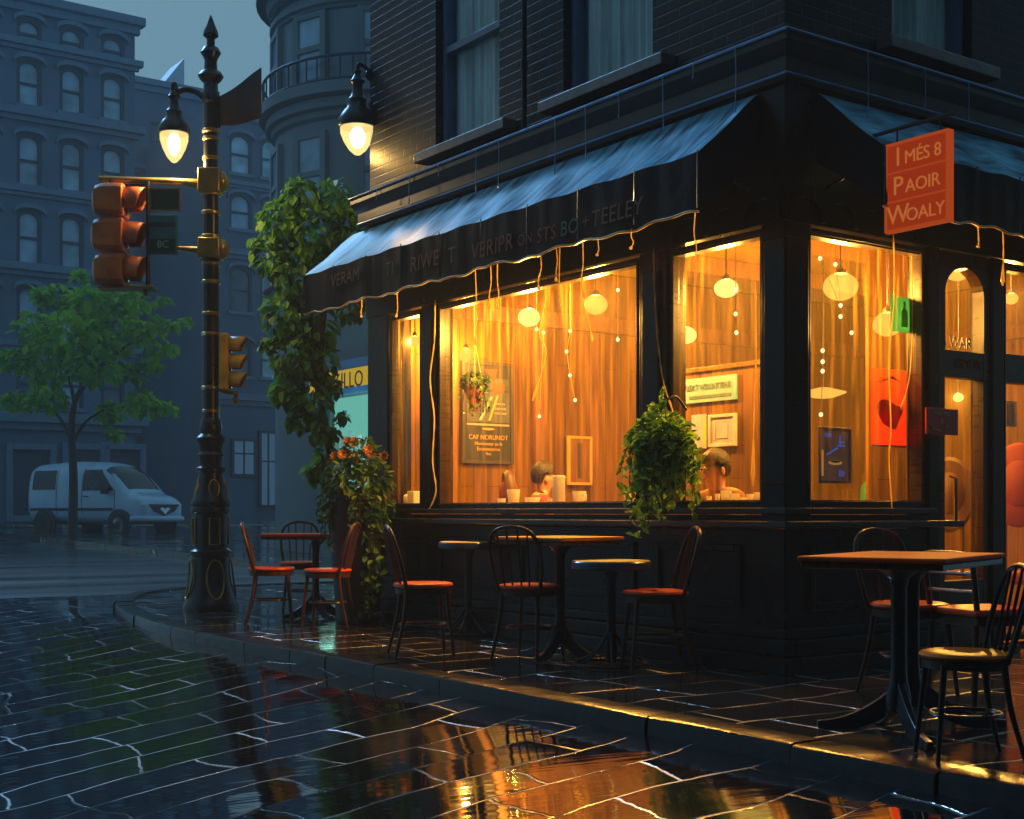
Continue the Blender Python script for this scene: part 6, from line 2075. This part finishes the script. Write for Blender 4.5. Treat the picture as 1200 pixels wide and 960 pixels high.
# round corner tower and the little shop below it
tw = thing('corner_tower', 'hazy stone building with a round corner bay and balcony rail', 'building', (8.44, 19.2, 0.0), FB)
TC = (8.44, 19.2)
TR = 2.35
def tzz(y): return EYE + (600 - y) / F * 26.6
mb = MB()
mb.lathe([(TR, -0.5), (TR, tzz(0) + 3.0), (TR - 0.1, tzz(0) + 3.4), (0.001, tzz(0) + 3.6)], (TC[0], TC[1], 0), 40)
mb.build('bay_wall', 'tower_stone', tw, smooth=30)
mb = MB(); mb.box(7.2, 14, 13.6, 18.9, 4.4, tzz(0) + 3.0); mb.build('side_wall', 'tower_stone', tw)
for y, pr, h_ in ((118, 0.34, 0.22), (132, 0.20, 0.18), (330, 0.25, 0.25), (-25, 0.4, 0.3), (10, 0.12, 0.1)):
    mb = MB(); z = tzz(y)
    mb.lathe([(TR - 0.02, z - h_ * 1.2), (TR + pr * .4, z - h_ * .8), (TR + pr * .5, z - 0.04), (TR + pr, z), (TR + pr, z + h_), (TR - 0.02, z + h_ + 0.05)], (TC[0], TC[1], 0), 44)
    mb.build('cornice', 'tower_stone', tw, smooth=30)
mb = MB()
zb = tzz(112)
for k in range(64):
    a = 2 * math.pi * k / 64
    x, y = TC[0] + (TR + 0.26) * math.cos(a), TC[1] + (TR + 0.26) * math.sin(a)
    mb.tube([(x, y, zb + 0.1), (x, y, zb + 0.62)], 0.018, 5)
for z in (zb + 0.16, zb + 0.62):
    mb.tube([(TC[0] + (TR + 0.26) * math.cos(2 * math.pi * i / 48), TC[1] + (TR + 0.26) * math.sin(2 * math.pi * i / 48), z) for i in range(48)], 0.03, 6, closed=True)
mb.build('balcony_railing', 'recess_dark', tw)
for (y0, y1) in ((20, 98), (160, 250), (262, 322), (-70, -10)):
    for ang in (165, 200, 236, 272):
        a = R(ang)
        d_ = Vector((math.cos(a), math.sin(a), 0)); s_ = Vector((-d_.y, d_.x, 0))
        cc = Vector((TC[0], TC[1], (tzz(y0) + tzz(y1)) / 2)) + d_ * (TR - 0.03)
        hh = (tzz(y0) - tzz(y1)) / 2
        mb = MB()
        for q in (-0.36, 0.36): mb.obox(cc + s_ * q, d_ * 0.11, s_ * 0.07, Vector((0, 0, hh)))
        for q in (-hh, 0, hh): mb.obox(cc + Vector((0, 0, q)), d_ * 0.10, s_ * 0.42, Vector((0, 0, 0.06)))
        w_ = mb.build('window', 'tower_stone', tw, bevel=0.01)
        mb = MB(); mb.obox(cc + d_ * 0.03, d_ * 0.03, s_ * 0.31, Vector((0, 0, hh - 0.02))); mb.build('pane', 'pane_sky', w_)
sp = thing('corner_shop', 'small shop with teal lit window under a blue and yellow sign', 'building', (5.5, 15.8, 0.0), FB)
q0, q1 = hit(372, 450, 'a', 5.5)[1], 13.2
def sz(y): return hit(402, y, 'a', 5.5)[2]
mb = MB()
wall_holes(mb, 'a', 5.5, -1, q1, q0 + 0.1, -0.3, 4.6, [(q1 + 0.3, q0 - 0.25, sz(610), sz(464))], 0.25)
mb.quad((5.5, q1, -.3), (10, q1, -.3), (10, q1, 4.6), (5.5, q1, 4.6)); mb.quad((5.5, q0 + .1, -.3), (10, q0 + .1, -.3), (10, q0 + .1, 4.6), (5.5, q0 + .1, 4.6))
mb.quad((5.5, q1, 4.6), (10, q1, 4.6), (10, q0 + .1, 4.6), (5.5, q0 + .1, 4.6))
mb.build('wall', 'shop_wall', sp)
mb = MB()
L_ = q0 - q1
mb.box(5.56, 5.66, q1 + 0.3, q1 + 0.42, sz(610), sz(464)); mb.box(5.56, 5.66, q0 - 0.37, q0 - 0.25, sz(610), sz(464))
mb.box(5.565, 5.655, q1 + L_ * .45, q1 + L_ * .45 + .1, sz(610), sz(464)); mb.box(5.57, 5.65, q1 + 0.42, q0 - 0.37, sz(545), sz(540))
fr_ = mb.build('window', 'shop_wall', sp)
mb = MB(); mb.quad((5.7, q1 + 0.3, sz(610)), (5.7, q0 - 0.25, sz(610)), (5.7, q0 - 0.25, sz(464)), (5.7, q1 + 0.3, sz(464))); mb.build('lit_pane', 'teal_lit', fr_)
for k in range(4):
    mb = MB(); b_ = q0 - 0.55 - 0.28 * k
    mb.box(5.60, 5.64, b_ - 0.1, b_ + 0.1, sz(528) , sz(505 + 6 * (k % 2))); mb.build('display_card', 'paper_white', fr_)
ssn = thing('shop_sign', 'blue and yellow shop sign board reading KILLO', 'sign', (5.4, (q0 + q1) / 2, sz(445)), FB)
mb = MB(); mb.box(5.36, 5.49, q1 - 0.05, q0 + 0.1, sz(464), sz(425)); bd = mb.build('board', 'shop_blue', ssn, bevel=0.015)
mb = MB(); mb.box(5.345, 5.358, q1, q0 + 0.02, sz(457), sz(436)); mb.build('lit_panel', 'sign_lit_yellow', bd)
mb = text_mb(MB(), "KILLO", 0.40, hit(408, 446.5, 'a', 5.34), XA, ZD, 0.006); mb.build('lettering', 'letter_black', bd)
point('sign_light', ssn, (4.9, (q0 + q1) / 2, sz(500)), 2.5, (0.35, 1.0, 0.8), 0.3)

# ------------------------------------------------------------------ parked van
VYY = 38.0
vx, vy = (122 - 600) / F * VYY, VYY
_, vb, _ = W2B(vx, vy)
vz = road_h(0, vb)
van = thing('parked_van', 'pale blue grey rounded van parked across the wet junction', 'van', (vx, vy, vz), FW, rotz=R(-27), local=True)
ST = [(-2.12, .70, .50, 1.80), (-2.08, .84, .40, 1.98), (-1.9, .90, .36, 2.05), (-1.2, .93, .34, 2.10), (-0.4, .94, .34, 2.12), (0.3, .94, .34, 2.09), (0.75, .93, .34, 1.98), (1.05, .92, .34, 1.78), (1.35, .91, .34, 1.48), (1.55, .90, .35, 1.28), (1.7, .89, .36, 1.20), (1.95, .86, .38, 1.14), (2.12, .80, .42, 1.04), (2.2, .70, .48, .92)]
NE = 4.2
def st_at(x):
    for i in range(len(ST) - 1):
        if ST[i][0] <= x <= ST[i + 1][0]:
            t = (x - ST[i][0]) / (ST[i + 1][0] - ST[i][0])
            return [ST[i][k] + (ST[i + 1][k] - ST[i][k]) * t for k in range(4)]
    return list(ST[0] if x < ST[0][0] else ST[-1])
def side_y(x, z, e=0.0):
    _, hw, zb_, zt_ = st_at(x)
    zc, hz_ = (zb_ + zt_) / 2, (zt_ - zb_) / 2
    q = min(1, abs((z - zc) / hz_))
    tum = 1 - 0.10 * max(0, (z - 1.1))
    return (hw * (1 - q ** NE) ** (1 / NE)) * tum + e
def top_z(x, y, e=0.0):
    _, hw, zb_, zt_ = st_at(x)
    zc, hz_ = (zb_ + zt_) / 2, (zt_ - zb_) / 2
    q = min(1, abs(y / (hw * 0.93)))
    return zc + hz_ * (1 - q ** NE) ** (1 / NE) + e
mb = MB()
nx, ns = 60, 36
vs_ = []
for i in range(nx + 1):
    x = -2.12 + 4.32 * i / nx
    _, hw, zb_, zt_ = st_at(x)
    zc, hz_ = (zb_ + zt_) / 2, (zt_ - zb_) / 2
    for k in range(ns):
        a = 2 * math.pi * k / ns
        ca, sa_ = math.cos(a), math.sin(a)
        y = hw * math.copysign(abs(ca) ** (2 / NE), ca)
        z = zc + hz_ * math.copysign(abs(sa_) ** (2 / NE), sa_)
        y *= 1 - 0.10 * max(0, z - 1.1)
        vs_.append((x, y, z))
fs_ = [(i * ns + k, i * ns + (k + 1) % ns, (i + 1) * ns + (k + 1) % ns, (i + 1) * ns + k) for i in range(nx) for k in range(ns)]
fs_ += [tuple(range(ns)), tuple(nx * ns + k for k in range(ns))]
mb.add(vs_, fs_)
body = mb.build('body', 'van_paint', van, smooth=50)
def side_patch(name, m_, xs0, xs1, z0, z1, sgn, parent, slant=0.0, e=0.012, n=8):
    mb = MB()
    vs_ = []
    for j in range(n + 1):
        z = z0 + (z1 - z0) * j / n
        for i in range(n + 1):
            x = xs0 + (xs1 - slant * j / n - xs0) * i / n
            vs_.append((x, sgn * side_y(x, z, e), z))
    mb.add(vs_, [(j * (n + 1) + i, j * (n + 1) + i + 1, (j + 1) * (n + 1) + i + 1, (j + 1) * (n + 1) + i) for j in range(n) for i in range(n)])
    return mb.build(name, m_, parent, smooth=50)
for sgn in (-1, 1):
    side_patch('window', 'van_glass', 0.1, 1.22, 1.28, 1.86, sgn, van, 0.55)
    side_patch('window', 'van_glass', -1.85, -0.95, 1.32, 1.86, sgn, van)
    side_patch('side_trim', 'van_black', -1.95, 1.2, 0.72, 0.80, sgn, van)
    for x in (1.44, -1.33):
        mb = MB(); mb.lathe([(0.001, 0.90 * sgn), (0.41, 0.90 * sgn), (0.41, 0.952 * sgn), (0.001, 0.952 * sgn)], (x, 0, 0.36), 28, 'y')
        mb.v = [v_ for v_ in mb.v]; mb.build('wheel_arch', 'van_black', van, smooth=40)
mb = MB()
n = 10
vs_ = []
for j in range(n + 1):
    x = 0.78 + 0.72 * j / n
    wmax = 0.74
    for i in range(n + 1):
        y = -wmax + 2 * wmax * i / n
        vs_.append((x, y, top_z(x, y, 0.012)))
mb.add(vs_, [(j * (n + 1) + i, j * (n + 1) + i + 1, (j + 1) * (n + 1) + i + 1, (j + 1) * (n + 1) + i) for j in range(n) for i in range(n)])
mb.build('windscreen', 'van_glass', van, smooth=50)
for sgn in (-1, 1):
    for x in (0.06, 1.24, -0.9):
        side_patch('door_seam', 'van_black', x, x + 0.018, 0.5, 1.9 if x < 1 else 1.3, sgn, van, 0.0, 0.006)
    mb = MB(); y = sgn * (side_y(0.2, 1.12) + 0.02); mb.tube([(0.16, y, 1.12), (0.32, y, 1.12)], 0.018, 6); mb.build('door_handle', 'van_black', van, smooth=50)
    mb = MB(); y = sgn * side_y(-2.05, 1.2, 0.0); mb.obox((-2.1, sgn * 0.72, 1.15), (0.03, 0, 0), (0, 0.06, 0), (0, 0, 0.2)); mb.build('tail_light', 'lettering_red', van, bevel=0.01)
mb = MB(); mb.prism([(-0.62, 0.90), (0.62, 0.90), (0.40, 0.70), (0.0, 0.58), (-0.40, 0.70)], lambda y, z, d: (d, y, z), 2.12, 2.225); mb.build('grille', 'van_black', van, bevel=0.01)
mb = MB(); mb.prism([(-0.22, 0.78), (-0.1, 0.82), (0.0, 0.78), (0.1, 0.82), (0.22, 0.78), (0.0, 0.62)], lambda y, z, d: (d, y, z), 2.2, 2.245); mb.build('badge', 'chrome', van, bevel=0.006)
for s_ in (-1, 1):
    mb = MB(); mb.ball((2.07, 0.66 * s_, 0.86), 0.12, 0.16, 0.12, 16, 10); mb.build('headlight', 'headlamp', van, smooth=60)
    mb = MB(); mb.obox((1.02, 1.06 * s_, 1.30), (0.06, 0, 0), (0, 0.09, 0), (0, 0, 0.12)); mb.tube([(1.02, 0.85 * s_, 1.25), (1.02, 1.0 * s_, 1.27)], 0.02, 6); mb.build('wing_mirror', 'van_black', van, bevel=0.03)
mb = MB(); mb.tube(smooth_path([(1.85, -0.93, 0.50), (2.18, -0.72, 0.50), (2.28, 0, 0.50), (2.18, 0.72, 0.50), (1.85, 0.93, 0.50)], 6), 0.085, 10); mb.build('bumper', 'van_paint', van, smooth=50)
for x in (1.44, -1.33):
    for s_ in (-1, 1):
        mb = MB(); y = 0.885 * s_
        mb.lathe([(0.20, -0.10), (0.30, -0.11), (0.335, -0.07), (0.335, 0.07), (0.30, 0.11), (0.20, 0.10), (0.20, -0.10)], (x, y, 0.335), 26, 'y')
        wh = mb.build('wheel', 'rubber', van, smooth=40)
        mb = MB(); mb.lathe([(0.001, y + s_ * 0.085), (0.06, y + s_ * 0.09), (0.17, y + s_ * 0.06), (0.205, y + s_ * 0.10)], (x, 0, 0.335), 24, 'y'); mb.build('rim', 'chrome', wh, smooth=40)

# ------------------------------------------------------------------ damp evening air
m, N, L, out = nodes_of('haze')
vp = N.new("ShaderNodeVolumePrincipled")
vp.inputs['Color'].default_value = (0.80, 0.92, 1.0, 1)
vp.inputs['Density'].default_value = 0.0025
vp.inputs['Anisotropy'].default_value = 0.2
L.new(vp.outputs[0], out.inputs['Volume'])
mb = MB(); mb.box(-72, 48, -26, 90, -2.2, 24.5)
hz_o = struct('haze', mb, 'haze', FW, kind='stuff')
